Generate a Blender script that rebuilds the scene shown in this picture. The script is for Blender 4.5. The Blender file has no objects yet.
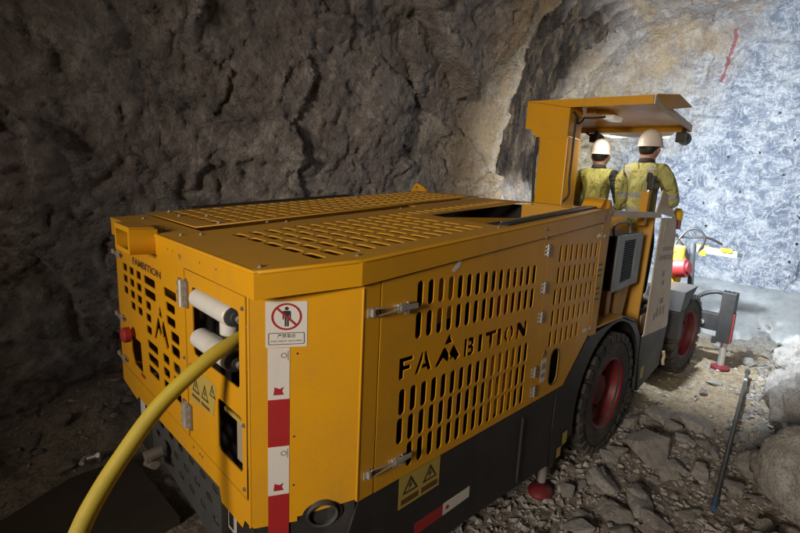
import bpy, bmesh, math, random
import numpy as np
from mathutils import Vector, Matrix
random.seed(7); rng = np.random.default_rng(7)
sc = bpy.context.scene
C = sc.collection
R = math.radians

# ------------------------------------------------------------------ camera, world, lights, exposure
cam = bpy.data.cameras.new('camera'); camo = bpy.data.objects.new('camera', cam); C.objects.link(camo)
cam.sensor_width = 36; cam.lens = 36 * 442.651 / 800
cam.shift_x = -0.100; cam.shift_y = 0.0027
cam.clip_start = 0.05; cam.clip_end = 200
rr = Vector((0.6370190, -0.7669397, 0.0775262)); dd = Vector((-0.0807269, -0.1663930, -0.9827495)); ff = Vector((0.7666094, 0.6197716, -0.1679081))
m = Matrix((( rr.x, -dd.x, -ff.x, -0.67467), (rr.y, -dd.y, -ff.y, -1.39566), (rr.z, -dd.z, -ff.z, 2.2), (0, 0, 0, 1)))
camo.matrix_world = m
sc.camera = camo

w = bpy.data.worlds.new('World'); sc.world = w; w.use_nodes = True
bg = w.node_tree.nodes['Background']; bg.inputs[0].default_value = (0.60, 0.50, 0.40, 1); bg.inputs[1].default_value = 0.75

def lamp(name, kind, loc, target, power, col, size=0.1, angle=120, blend=0.6):
    l = bpy.data.lights.new(name, kind); o = bpy.data.objects.new(name, l); C.objects.link(o)
    l.energy = power; l.color = col
    if kind == 'SPOT': l.spot_size = R(angle); l.spot_blend = blend
    l.shadow_soft_size = size
    o.location = loc; o.rotation_euler = (Vector(target) - Vector(loc)).to_track_quat('-Z', 'Y').to_euler()
    return o
# unseen lamp assumed behind the camera, added to light the rig's rear
lamp('unseen_rear_lamp', 'SPOT', (-6.5, -1.6, 3.35), (4.0, 0.45, 2.0), 2200, (1.0, 0.885, 0.74), 0.8, 57, 1.0)
# the rig's work lamps shine at the face (two on the canopy, one on the boom carrier)
lamp('work_light', 'SPOT', (4.62, 1.10, 2.90), (9.0, 2.4, 2.8), 480, (0.82, 0.91, 1.0), 0.08, 172, 1.0)
lamp('work_light', 'SPOT', (4.62, 0.05, 2.90), (8.9, 0.2, 1.4), 1180, (0.82, 0.91, 1.0), 0.08, 172, 1.0)
lamp('boom_light', 'SPOT', (5.9, 0.90, 2.0), (9.5, 0.2, 0.9), 240, (0.78, 0.89, 1.0), 0.05, 165, 0.6)
# lit lamp under the canopy roof
lamp('roof_light', 'SPOT', (3.63, 0.58, 2.97), (3.75, 0.45, 0.0), 18, (1.0, 0.90, 0.75), 0.08, 165, 0.8)

sc.view_settings.view_transform = 'Standard'; sc.view_settings.look = 'None'
sc.view_settings.exposure = 0.0; sc.view_settings.gamma = 1.0
sc.cycles.use_denoising = True
sc.cycles.max_bounces = 8; sc.cycles.diffuse_bounces = 4; sc.cycles.glossy_bounces = 3
sc.cycles.sample_clamp_indirect = 4.0

# ------------------------------------------------------------------ materials
class NT:
    def __init__(s, name):
        s.m = bpy.data.materials.new(name); s.m.use_nodes = True; s.t = s.m.node_tree
        s.b = s.t.nodes['Principled BSDF']; s.tc = s.t.nodes.new('ShaderNodeTexCoord'); s.co = s.tc.outputs['Object']
    def link(s, a, b): s.t.links.new(a, b)
    def set(s, sock, v):
        if hasattr(v, 'links') or hasattr(v, 'is_linked'): s.link(v, sock)
        elif isinstance(v, (tuple, list)) and len(v) == 3 and sock.type == 'RGBA': sock.default_value = (*v, 1)
        else: sock.default_value = v
    def n(s, kind, **kw):
        nd = s.t.nodes.new(kind)
        for k, v in kw.items(): setattr(nd, k, v)
        return nd
    def map(s, scale=(1, 1, 1), rot=(0, 0, 0), vec=None):
        nd = s.n('ShaderNodeMapping'); nd.inputs['Scale'].default_value = scale; nd.inputs['Rotation'].default_value = rot
        s.link(vec or s.co, nd.inputs[0]); return nd.outputs[0]
    def noise(s, scale, detail=6, rough=0.6, vec=None, dist=0.0):
        nd = s.n('ShaderNodeTexNoise'); nd.inputs['Scale'].default_value = scale; nd.inputs['Detail'].default_value = detail
        nd.inputs['Roughness'].default_value = rough; nd.inputs['Distortion'].default_value = dist
        s.link(vec or s.co, nd.inputs['Vector']); return nd.outputs[0]
    def vor(s, scale, vec=None, feature='F1', out=0, rnd=1.0):
        nd = s.n('ShaderNodeTexVoronoi', feature=feature); nd.inputs['Scale'].default_value = scale; nd.inputs['Randomness'].default_value = rnd
        s.link(vec or s.co, nd.inputs['Vector']); return nd.outputs[out]
    def ramp(s, fac, stops):
        nd = s.n('ShaderNodeValToRGB'); el = nd.color_ramp.elements
        while len(el) < len(stops): el.new(0.5)
        for e, (p, c) in zip(el, stops):
            e.position = p; e.color = (c, c, c, 1) if not isinstance(c, tuple) else (*c, 1)
        s.link(fac, nd.inputs[0]); return nd.outputs[0]
    def mix(s, fac, a, b, mode='MIX'):
        nd = s.n('ShaderNodeMix', data_type='RGBA', blend_type=mode)
        s.set(nd.inputs[0], fac); s.set(nd.inputs[6], a); s.set(nd.inputs[7], b); return nd.outputs[2]
    def math(s, op, a, b=0.0, clamp=False):
        nd = s.n('ShaderNodeMath', operation=op, use_clamp=clamp); s.set(nd.inputs[0], a); s.set(nd.inputs[1], b); return nd.outputs[0]
    def rng(s, v, a, b, c=0.0, d=1.0):
        nd = s.n('ShaderNodeMapRange'); s.set(nd.inputs[0], v)
        for i, x in enumerate((a, b, c, d)): nd.inputs[i + 1].default_value = x
        return nd.outputs[0]
    def xyz(s, vec=None):
        nd = s.n('ShaderNodeSeparateXYZ'); s.link(vec or s.co, nd.inputs[0]); return nd.outputs
    def bump(s, h, strength=0.3, dist=0.02, prev=None):
        nd = s.n('ShaderNodeBump'); nd.inputs['Strength'].default_value = strength; nd.inputs['Distance'].default_value = dist
        s.link(h, nd.inputs['Height'])
        if prev is not None: s.link(prev, nd.inputs['Normal'])
        s.link(nd.outputs[0], s.b.inputs['Normal']); return nd.outputs[0]
    def done(s, col=None, rough=None, metal=None, spec=None):
        if col is not None: s.set(s.b.inputs['Base Color'], col)
        if rough is not None: s.set(s.b.inputs['Roughness'], rough)
        if metal is not None: s.set(s.b.inputs['Metallic'], metal)
        if spec is not None: s.b.inputs['Specular IOR Level'].default_value = spec
        return s.m

def paint(name, col, rough=0.42, dirt=0.5, dirtcol=(0.10, 0.075, 0.05), metal=0.0, scale=1.0):
    s = NT(name)
    blot = s.noise(2.3 * scale, 7, 0.62); fine = s.noise(38 * scale, 5, 0.7)
    d = s.math('MULTIPLY', s.ramp(blot, [(0.42, 0.0), (0.78, 1.0)]), s.ramp(fine, [(0.3, 0.25), (0.7, 1.0)]))
    d = s.math('MULTIPLY', d, dirt)
    spk = s.ramp(s.noise(150 * scale, 2, 0.5), [(0.69, 0.0), (0.74, 1.0)])
    strk = s.math('MULTIPLY', s.ramp(s.noise(7 * scale, 4, 0.6, s.map((1, 1, 0.12))), [(0.52, 0.0), (0.72, 1.0)]), s.math('MULTIPLY', s.ramp(blot, [(0.35, 0.0), (0.6, 1.0)]), dirt * 0.8))
    d = s.math('MAXIMUM', d, strk)
    d2 = s.math('MAXIMUM', d, s.math('MULTIPLY', spk, 0.45 * min(1, dirt * 1.5)))
    c = s.mix(s.math('MULTIPLY', s.ramp(s.noise(0.9, 4), [(0.3, 0.0), (0.7, 1.0)]), 0.25), col, tuple(x * 0.8 for x in col))
    c = s.mix(d2, c, dirtcol)
    s.bump(s.noise(220 * scale, 2, 0.5), 0.05, 0.004)
    return s.done(c, s.rng(d, 0, 0.5, rough, 0.75), metal)

M = {}
M['yellow'] = paint('yellow_paint', (0.64, 0.305, 0.008), 0.34, 0.38)
M['yellow_dusty'] = paint('dusty_yellow_paint', (0.55, 0.275, 0.02), 0.48, 0.5, (0.19, 0.135, 0.08))
M['cream'] = paint('cream_paint', (0.66, 0.54, 0.40), 0.5, 0.5, (0.2, 0.15, 0.1))
M['black'] = paint('black_paint', (0.018, 0.018, 0.019), 0.48, 0.6, (0.075, 0.063, 0.05))
M['grey_steel'] = paint('grey_steel_plate', (0.05, 0.053, 0.056), 0.5, 0.5, (0.1, 0.085, 0.065))
M['unit_grey'] = paint('unit_grey_paint', (0.27, 0.29, 0.29), 0.45, 0.45, (0.15, 0.13, 0.1))
M['interior'] = paint('interior_black', (0.012, 0.011, 0.010), 0.8, 0.3, (0.04, 0.03, 0.02))  # near-black finish for parts inside hood, bay, arch and recesses
M['rubber'] = paint('tyre_rubber', (0.026, 0.025, 0.024), 0.8, 0.95, (0.21, 0.175, 0.14))
M['hose'] = paint('black_hose', (0.014, 0.014, 0.014), 0.5, 0.4)
M['red'] = paint('red_paint', (0.17, 0.012, 0.018), 0.5, 0.6, (0.13, 0.06, 0.05))
M['redbright'] = paint('bright_red_paint', (0.30, 0.018, 0.02), 0.45, 0.5, (0.2, 0.08, 0.06))
M['brightyellow'] = paint('bright_yellow_paint', (0.75, 0.48, 0.02), 0.4, 0.3)
M['white'] = paint('white_sticker', (0.62, 0.59, 0.56), 0.5, 0.3, (0.32, 0.25, 0.19))
M['redtape'] = paint('red_reflective_tape', (0.34, 0.016, 0.018), 0.42, 0.3, (0.16, 0.06, 0.05))
M['print_black'] = paint('black_print', (0.02, 0.018, 0.018), 0.55, 0.1)
M['print_red'] = paint('red_print', (0.33, 0.012, 0.02), 0.5, 0.1)
M['sticker_yellow'] = paint('yellow_sticker', (0.42, 0.31, 0.06), 0.5, 0.45, (0.2, 0.14, 0.07))
M['print_brown'] = paint('worn_print', (0.11, 0.05, 0.015), 0.6, 0.2)
M['print_grey'] = paint('faded_print', (0.30, 0.25, 0.195), 0.6, 0.3)
M['roller'] = paint('nylon_roller', (0.60, 0.585, 0.56), 0.45, 0.45, (0.3, 0.25, 0.2))
M['chrome'] = paint('zinc_steel', (0.60, 0.57, 0.53), 0.3, 0.4, (0.2, 0.16, 0.12), metal=0.65, scale=3)
M['bolt'] = paint('dull_bolt', (0.30, 0.27, 0.23), 0.45, 0.5, (0.15, 0.12, 0.09), metal=0.6, scale=3)
M['cable'] = paint('cable_sheath', (0.46, 0.35, 0.02), 0.6, 0.8, (0.26, 0.19, 0.07), scale=2)
M['lens'] = paint('lamp_glass', (0.7, 0.7, 0.66), 0.2, 0.2)
M['board'] = paint('dirty_board', (0.055, 0.042, 0.03), 0.85, 0.7, (0.10, 0.085, 0.07))
M['hat'] = paint('white_helmet', (0.74, 0.68, 0.62), 0.38, 0.25, (0.35, 0.27, 0.2))
M['skin'] = paint('skin', (0.36, 0.20, 0.14), 0.55, 0.1)
M['hair'] = paint('black_hair', (0.012, 0.010, 0.009), 0.6, 0.0)
M['trousers'] = paint('navy_trousers', (0.02, 0.025, 0.045), 0.85, 0.3)
M['boot'] = paint('black_boot', (0.015, 0.015, 0.015), 0.6, 0.3)
M['collar'] = paint('dark_collar', (0.03, 0.032, 0.035), 0.85, 0.2)
M['rod'] = paint('drill_steel', (0.09, 0.09, 0.085), 0.45, 0.6, (0.13, 0.1, 0.07), metal=0.4, scale=2)
M['blue'] = paint('blue_band', (0.035, 0.08, 0.17), 0.5, 0.4)
M['ring'] = paint('pale_band', (0.55, 0.55, 0.53), 0.5, 0.4)

def lamp_mat():
    s = NT('lit_lamp_glass'); s.b.inputs['Emission Color'].default_value = (0.85, 0.93, 1, 1); s.b.inputs['Emission Strength'].default_value = 12
    return s.done((0.8, 0.8, 0.8), 0.3)
M['lit'] = lamp_mat()
M['lit_soft'] = lamp_mat(); M['lit_soft'].node_tree.nodes['Principled BSDF'].inputs['Emission Strength'].default_value = 0.12; M['lit_soft'].node_tree.nodes['Principled BSDF'].inputs['Emission Color'].default_value = (1, 0.93, 0.75, 1)

def jacket_mat(name, base, bands, straps, strapcol):
    s = NT(name); x, y, z = s.xyz()[:3]
    n = s.noise(9, 5, 0.6)
    c = s.mix(s.ramp(n, [(0.3, 0.0), (0.75, 1.0)]), base, tuple(v * 0.8 for v in base))
    for a, b in bands:
        f = s.math('MULTIPLY', s.math('GREATER_THAN', z, a), s.math('LESS_THAN', z, b)); c = s.mix(f, c, (0.36, 0.36, 0.33))
    for a, b, z0, z1 in straps:
        f = s.math('MULTIPLY', s.math('MULTIPLY', s.math('GREATER_THAN', y, a), s.math('LESS_THAN', y, b)),
                   s.math('MULTIPLY', s.math('GREATER_THAN', z, z0), s.math('LESS_THAN', z, z1))); c = s.mix(f, c, strapcol)
    folds = s.noise(7, 4, 0.55, s.map((1, 1, 0.55), (0.5, 0.2, 0.4)), 0.8)
    s.bump(folds, 1.0, 0.12)
    return s.done(c, 0.85)

def rock_mat():
    s = NT('tunnel_rock'); X, Y, Z = s.xyz()[:3]
    # brown-grey country rock
    a = s.noise(0.75, 4, 0.62); b = s.noise(3.1, 7, 0.68, dist=0.6); fine = s.noise(26, 4, 0.7)
    brown = s.ramp(b, [(0.25, (0.12, 0.108, 0.10)), (0.46, (0.275, 0.252, 0.235)), (0.62, (0.42, 0.392, 0.37)), (0.82, (0.64, 0.61, 0.585))])
    brown = s.mix(s.ramp(a, [(0.42, 0.0), (0.62, 0.55)]), brown, (0.27, 0.22, 0.215))
    och = s.ramp(s.noise(1.1, 6, 0.6, s.map((1, 1, 0.4))), [(0.42, 0.1), (0.60, 0.75)])
    brown = s.mix(s.math('MULTIPLY', och, s.rng(X, 3.5, 5.2)), brown, (0.50, 0.355, 0.19))
    brown = s.mix(s.math('MULTIPLY', s.ramp(s.noise(1.9, 5, 0.7, s.map((1, 1, 0.7), (0.3, 0.5, 0.2)), 0.8), [(0.56, 0.0), (0.70, 0.6)]), s.ramp(b, [(0.4, 0.3), (0.6, 1.0)])), brown, (0.50, 0.465, 0.445))
    brown = s.mix(s.math('MULTIPLY', s.math('MULTIPLY', s.rng(X, 4.0, 4.7), s.rng(X, 5.6, 5.2)), s.ramp(b, [(0.3, 0.35), (0.55, 0.85)])), brown, (0.44, 0.325, 0.195))
    v1 = s.math('ABSOLUTE', s.math('SUBTRACT', s.noise(1.3, 5, 0.62, s.map((1.2, 1.2, 0.8), (0.4, 0.3, 0.2)), 1.2), 0.5))
    brown = s.mix(s.math('MULTIPLY', s.ramp(v1, [(0.0, 0.8), (0.03, 0.0)]), s.ramp(b, [(0.4, 0.0), (0.6, 1.0)])), brown, (0.56, 0.52, 0.48))
    brown = s.mix(s.ramp(fine, [(0.34, 0.35), (0.48, 0.0)]), brown, (0.06, 0.05, 0.04))
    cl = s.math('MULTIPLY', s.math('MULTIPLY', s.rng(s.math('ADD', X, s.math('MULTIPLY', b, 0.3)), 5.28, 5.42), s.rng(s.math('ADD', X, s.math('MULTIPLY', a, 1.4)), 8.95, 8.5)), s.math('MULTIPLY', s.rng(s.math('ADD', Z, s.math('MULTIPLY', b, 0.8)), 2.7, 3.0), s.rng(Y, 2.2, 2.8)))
    cleft_shade = s.ramp(s.noise(5, 5, 0.7, s.map((1.3, 1.3, 0.16))), [(0.36, (0.010, 0.007, 0.005)), (0.5, (0.06, 0.04, 0.025)), (0.66, (0.20, 0.14, 0.085))])  # shade of the recessed cleft painted in as dark brown upright streaks
    # pale veined rock of the face
    mm = s.map((1.0, 0.75, 1.25), (0.5, 0.15, 0.0))
    p = s.noise(1.5, 6, 0.66, mm, 0.9); q = s.noise(3.0, 6, 0.62, s.map((1, 0.7, 1.3), (0.75, 0, 0)), 1.5)
    pale = s.ramp(p, [(0.30, (0.12, 0.145, 0.20)), (0.45, (0.25, 0.285, 0.355)), (0.58, (0.42, 0.45, 0.50)), (0.78, (0.66, 0.67, 0.68))])
    pale = s.mix(s.ramp(q, [(0.36, 0.75), (0.5, 0.0)]), pale, (0.15, 0.18, 0.24))
    v2 = s.math('ABSOLUTE', s.math('SUBTRACT', q, 0.53))
    pale = s.mix(s.ramp(v2, [(0.0, 0.55), (0.03, 0.0)]), pale, (0.72, 0.73, 0.74))
    v3 = s.math('ABSOLUTE', s.math('SUBTRACT', s.noise(3.4, 5, 0.6, s.map((1, 1.5, 0.75), (0.7, 0, 0.0)), 0.9), 0.5))
    pale = s.mix(s.ramp(v3, [(0.0, 0.6), (0.022, 0.0)]), pale, (0.78, 0.79, 0.8))
    # pale rock turns ochre to the left; light falloff near the roof painted brown
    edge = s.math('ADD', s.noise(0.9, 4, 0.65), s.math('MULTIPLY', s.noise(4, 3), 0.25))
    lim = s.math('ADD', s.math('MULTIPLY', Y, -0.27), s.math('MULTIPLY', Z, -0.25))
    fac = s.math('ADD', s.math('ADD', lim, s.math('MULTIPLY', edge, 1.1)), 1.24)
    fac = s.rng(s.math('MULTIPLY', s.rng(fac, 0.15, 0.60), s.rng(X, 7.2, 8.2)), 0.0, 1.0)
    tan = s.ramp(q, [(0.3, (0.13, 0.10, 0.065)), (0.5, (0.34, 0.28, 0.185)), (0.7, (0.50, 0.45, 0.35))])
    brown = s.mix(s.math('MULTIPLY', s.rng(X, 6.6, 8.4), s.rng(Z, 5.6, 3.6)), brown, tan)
    brown = s.mix(cl, brown, cleft_shade)
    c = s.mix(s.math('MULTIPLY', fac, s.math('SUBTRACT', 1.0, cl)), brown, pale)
    # streak of red marking paint on the face
    yy = s.math('ADD', s.math('MULTIPLY', s.math('SUBTRACT', Z, 5.25), -0.20), 0.88)
    yy = s.math('ADD', yy, s.math('MULTIPLY', s.math('SUBTRACT', s.noise(6, 4), 0.5), 0.16))
    st = s.math('LESS_THAN', s.math('ABSOLUTE', s.math('SUBTRACT', Y, yy)), s.math('MULTIPLY', s.noise(5, 3), 0.06))
    st = s.math('MULTIPLY', st, s.math('MULTIPLY', s.math('GREATER_THAN', Z, 4.72), s.math('LESS_THAN', Z, 5.62)))
    st = s.math('MULTIPLY', st, s.math('GREATER_THAN', X, 8.6))
    c = s.mix(s.math('MULTIPLY', st, 0.7), c, (0.27, 0.03, 0.05))
    h1 = s.noise(11, 6, 0.72, dist=0.4); h2 = s.vor(17, s.map((1, 1, 1.6), (0.4, 0.2, 0)))
    h = s.math('ADD', s.math('MULTIPLY', h1, 1.0), s.math('MULTIPLY', h2, -0.25))
    s.bump(s.math('ADD', h, s.math('MULTIPLY', fine, 0.4)), 1.0, 0.05)
    return s.done(c, s.ramp(fine, [(0.3, 0.55), (0.7, 0.9)]), spec=0.4)
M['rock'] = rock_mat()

def floor_mat():
    s = NT('tunnel_floor_dirt'); X, Y, Z = s.xyz()[:3]
    a = s.noise(1.6, 4, 0.66); b = s.noise(14, 6, 0.72); d = s.noise(70, 3, 0.7)
    c = s.ramp(b, [(0.28, (0.14, 0.118, 0.096)), (0.5, (0.32, 0.275, 0.23)), (0.75, (0.48, 0.425, 0.365))])
    sand = s.ramp(b, [(0.3, (0.22, 0.165, 0.095)), (0.55, (0.44, 0.345, 0.22)), (0.8, (0.58, 0.48, 0.34))])
    m1 = s.math('MULTIPLY', s.rng(X, 3.4, 4.6), s.rng(Y, -1.35, -0.75))
    c = s.mix(s.math('MULTIPLY', m1, s.ramp(a, [(0.3, 0.55), (0.6, 1.0)])), c, sand)
    grey = s.ramp(b, [(0.3, (0.16, 0.17, 0.18)), (0.7, (0.42, 0.43, 0.43))])
    m2 = s.rng(s.math('ADD', X, s.math('MULTIPLY', a, 1.5)), 8.3, 9.3)
    c = s.mix(m2, c, grey)
    c = s.mix(s.ramp(d, [(0.34, 0.6), (0.5, 0.0)]), c, (0.03, 0.025, 0.02))
    s.bump(s.math('ADD', b, s.math('MULTIPLY', d, 0.2)), 0.9, 0.05)
    return s.done(c, s.rng(m2, 0, 1, 0.9, 0.55), spec=0.3)
M['floor'] = floor_mat()

def mud_mat():
    s = NT('wet_pale_slurry'); a = s.noise(2.0, 7, 0.6); b = s.noise(9, 6, 0.65, dist=0.7)
    c = s.ramp(s.math('ADD', s.math('MULTIPLY', a, 0.6), s.math('MULTIPLY', b, 0.4)), [(0.35, (0.24, 0.255, 0.255)), (0.6, (0.38, 0.40, 0.40))])
    s.bump(b, 0.12, 0.02)
    return s.done(c, s.ramp(a, [(0.35, 0.18), (0.6, 0.4)]), spec=0.5)
M['mud'] = mud_mat()

def stone_mat(name, c0, c1, c2):
    s = NT(name); oi = s.n('ShaderNodeObjectInfo'); geo = s.n('ShaderNodeNewGeometry')
    nd = s.n('ShaderNodeVectorMath', operation='ADD'); s.link(s.co, nd.inputs[0]); s.link(oi.outputs['Location'], nd.inputs[1]); v = nd.outputs[0]
    b = s.noise(8, 8, 0.7, v, 0.4); f = s.noise(55, 5, 0.7, v)
    c = s.ramp(b, [(0.28, c0), (0.52, c1), (0.76, c2)])
    rv = s.math('ADD', s.math('MULTIPLY', geo.outputs['Random Per Island'], 0.5), s.math('MULTIPLY', oi.outputs['Random'], 0.5))
    c = s.mix(s.rng(rv, 0.25, 0.8, 0.0, 0.55), c, (0.32, 0.285, 0.245))
    c = s.mix(s.ramp(f, [(0.36, 0.5), (0.5, 0.0)]), c, (0.035, 0.03, 0.025))
    s.bump(s.math('ADD', b, s.math('MULTIPLY', f, 0.25)), 1.0, 0.045)
    return s.done(c, 0.85, spec=0.35)
M['stone'] = stone_mat('loose_stone', (0.26, 0.24, 0.22), (0.51, 0.482, 0.452), (0.66, 0.635, 0.605))
M['stone_pale'] = stone_mat('pale_stone', (0.27, 0.25, 0.23), (0.52, 0.49, 0.46), (0.68, 0.65, 0.62))

# ------------------------------------------------------------------ mesh helpers
def link(o, parent=None):
    C.objects.link(o)
    if parent is not None:
        o.parent = parent; o.matrix_parent_inverse = WINV.get(parent.name, Matrix.Identity(4))
    return o
WINV = {}
def empty(name, loc, parent=None):
    o = bpy.data.objects.new(name, None); link(o, parent); o.empty_display_size = 0.1
    o.matrix_basis = Matrix.Translation(loc); WINV[o.name] = Matrix.Translation(-Vector(loc)); return o
def tag(o, label=None, cat=None, group=None, kind=None):
    if label: o['label'] = label
    if cat: o['category'] = cat
    if group: o['group'] = group
    if kind: o['kind'] = kind
    return o
def mk(name, verts, faces, mat, parent=None, smooth=False):
    me = bpy.data.meshes.new(name); me.from_pydata([tuple(v) for v in verts], [], faces); me.update()
    if smooth: me.polygons.foreach_set('use_smooth', [True] * len(me.polygons))
    if mat is not None: me.materials.append(mat)
    return link(bpy.data.objects.new(name, me), parent)
def bmo(name, bm, mat, parent=None, smooth=False):
    bmesh.ops.recalc_face_normals(bm, faces=bm.faces[:])
    me = bpy.data.meshes.new(name); bm.to_mesh(me); bm.free()
    if smooth: me.polygons.foreach_set('use_smooth', [True] * len(me.polygons))
    me.materials.append(mat); return link(bpy.data.objects.new(name, me), parent)
def hexa(bm, p):   # eight corners: bottom four then top four
    v = [bm.verts.new(q) for q in p]
    for f in ((3, 2, 1, 0), (4, 5, 6, 7), (0, 1, 5, 4), (1, 2, 6, 5), (2, 3, 7, 6), (3, 0, 4, 7)): bm.faces.new([v[i] for i in f])
    return v
def abox(bm, x0, x1, y0, y1, z0, z1, M4=None):
    p = [(x0, y0, z0), (x1, y0, z0), (x1, y1, z0), (x0, y1, z0), (x0, y0, z1), (x1, y0, z1), (x1, y1, z1), (x0, y1, z1)]
    if M4 is not None: p = [M4 @ Vector(q) for q in p]
    return hexa(bm, p)
def box(name, x0, x1, y0, y1, z0, z1, mat, parent=None, bev=0.006, M4=None):
    bm = bmesh.new(); abox(bm, x0, x1, y0, y1, z0, z1, M4)
    if bev: bmesh.ops.bevel(bm, geom=bm.edges[:], offset=bev, segments=2, affect='EDGES', profile=0.6)
    return bmo(name, bm, mat, parent)
def frame_of(d):
    d = d.normalized(); u = d.cross(Vector((0, 0, 1)))
    if u.length < 1e-3: u = d.cross(Vector((1, 0, 0)))
    u.normalize(); return d, u, d.cross(u)
def acyl(bm, a, b, r0, r1=None, seg=16, cap=True):
    a, b = Vector(a), Vector(b); r1 = r0 if r1 is None else r1; d, u, v = frame_of(b - a); A = []; B = []
    for i in range(seg):
        t = 2 * math.pi * i / seg; q = u * math.cos(t) + v * math.sin(t)
        A.append(bm.verts.new(a + q * r0)); B.append(bm.verts.new(b + q * r1))
    for i in range(seg): j = (i + 1) % seg; bm.faces.new((A[i], A[j], B[j], B[i]))
    if cap: bm.faces.new(A[::-1]); bm.faces.new(B)
def cyl(name, a, b, r, mat, parent=None, seg=16, r1=None):
    bm = bmesh.new(); acyl(bm, a, b, r, r1, seg); o = bmo(name, bm, mat, parent); return shade(o, 40)
def shade(o, ang=40):
    me = o.data; bm = bmesh.new(); bm.from_mesh(me)
    for f in bm.faces: f.smooth = True
    for e in bm.edges: e.smooth = not (len(e.link_faces) == 2 and e.calc_face_angle(0) > R(ang))
    bm.to_mesh(me); bm.free(); return o
def smoothpath(pts, n=8):
    P = [Vector(p) for p in pts]; out = []
    for i in range(len(P) - 1):
        a = P[max(i - 1, 0)]; b = P[i]; c = P[i + 1]; d = P[min(i + 2, len(P) - 1)]
        for k in range(n):
            t = k / n; out.append(0.5 * ((2 * b) + (c - a) * t + (2 * a - 5 * b + 4 * c - d) * t * t + (3 * b - a - 3 * c + d) * t ** 3))
    out.append(P[-1]); return out
def atube(bm, pts, r, seg=10, closed=False):
    rings = []; N = len(pts)
    d0 = None
    for i, p in enumerate(pts):
        t = (pts[min(i + 1, N - 1)] - pts[max(i - 1, 0)]).normalized()
        if d0 is None: _, u, v = frame_of(t)
        else:
            u = (u - t * u.dot(t)).normalized(); v = t.cross(u)
        d0 = t
        rings.append([bm.verts.new(p + (u * math.cos(2 * math.pi * k / seg) + v * math.sin(2 * math.pi * k / seg)) * r) for k in range(seg)])
    for a, b in zip(rings, rings[1:]):
        for k in range(seg): bm.faces.new((a[k], a[(k + 1) % seg], b[(k + 1) % seg], b[k]))
    bm.faces.new(rings[0][::-1]); bm.faces.new(rings[-1])
def tube(name, pts, r, mat, parent=None, seg=10, n=8):
    bm = bmesh.new(); atube(bm, smoothpath(pts, n) if n else [Vector(p) for p in pts], r, seg); return shade(bmo(name, bm, mat, parent), 60)
def lathe(name, prof, a, axis, mat, parent=None, seg=32, ang=35):
    # prof: (distance along axis, radius)
    a = Vector(a); d, u, v = frame_of(Vector(axis)); bm = bmesh.new(); rings = []
    for h, r in prof:
        rings.append([bm.verts.new(a + d * h + (u * math.cos(2 * math.pi * k / seg) + v * math.sin(2 * math.pi * k / seg)) * max(r, 1e-4)) for k in range(seg)])
    for p, q in zip(rings, rings[1:]):
        for k in range(seg): bm.faces.new((p[k], p[(k + 1) % seg], q[(k + 1) % seg], q[k]))
    bm.faces.new(rings[0][::-1]); bm.faces.new(rings[-1])
    return shade(bmo(name, bm, mat, parent), ang)
def plane_frame(o, u, v):
    u = Vector(u).normalized(); v = Vector(v).normalized(); n = u.cross(v); o = Vector(o)
    return Matrix(((u.x, v.x, n.x, o.x), (u.y, v.y, n.y, o.y), (u.z, v.z, n.z, o.z), (0, 0, 0, 1)))
def panel(name, outline, holes, thick, F, mat, parent=None, lift=0.0):
    cu = bpy.data.curves.new(name + '_outline', 'CURVE'); cu.dimensions = '2D'; cu.fill_mode = 'BOTH'; cu.extrude = thick / 2
    for poly in [outline] + list(holes):
        sp = cu.splines.new('POLY'); sp.points.add(len(poly) - 1); sp.use_cyclic_u = True
        for q, pt in zip(poly, sp.points): pt.co = (q[0], q[1], 0, 1)
    t = bpy.data.objects.new('t', cu); me = bpy.data.meshes.new_from_object(t)
    bpy.data.objects.remove(t); bpy.data.curves.remove(cu); me.name = name
    me.transform(F @ Matrix.Translation((0, 0, lift - thick / 2)))
    me.materials.clear(); me.materials.append(mat)
    return link(bpy.data.objects.new(name, me), parent)
def capsule(cx, cy, w, h, n=5):   # upright slot
    r = w / 2; out = []
    for i in range(n + 1): t = math.pi * i / n; out.append((cx + r * math.cos(t), cy + h / 2 - r + r * math.sin(t)))
    for i in range(n + 1): t = math.pi + math.pi * i / n; out.append((cx + r * math.cos(t), cy - h / 2 + r + r * math.sin(t)))
    return out
def rrect(cx, cy, w, h, r=0.01, n=3):
    out = []
    for sx, sy, a in ((1, 1, 0), (-1, 1, 90), (-1, -1, 180), (1, -1, 270)):
        for i in range(n + 1):
            t = R(a + 90 * i / n); out.append((cx + sx * (w / 2 - r) + r * math.cos(t), cy + sy * (h / 2 - r) + r * math.sin(t)))
    return out
def circle(cx, cy, r, n=32, ry=None): return [(cx + r * math.cos(2 * math.pi * i / n), cy + (ry or r) * math.sin(2 * math.pi * i / n)) for i in range(n)]
def text(name, body, size, F, mat, parent=None, thick=0.0006, width=None, bold=0.0):
    cu = bpy.data.curves.new(name, 'FONT'); cu.body = body; cu.size = size; cu.align_x = 'CENTER'; cu.align_y = 'CENTER'; cu.extrude = thick / 2; cu.offset = bold
    t = bpy.data.objects.new('t', cu); me = bpy.data.meshes.new_from_object(t); bpy.data.objects.remove(t); bpy.data.curves.remove(cu)
    me.name = name
    if width and len(me.vertices):
        xs = [v.co.x for v in me.vertices]; me.transform(Matrix.Diagonal((width / max(1e-6, max(xs) - min(xs)), 1, 1, 1)))
    me.transform(F @ Matrix.Translation((0, 0, thick / 2))); me.materials.clear(); me.materials.append(mat)
    return link(bpy.data.objects.new(name, me), parent)
def inst(src, name, F, parent):   # another object on the same mesh
    o = bpy.data.objects.new(name, src); link(o, parent)
    o.matrix_basis = F; return o

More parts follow.
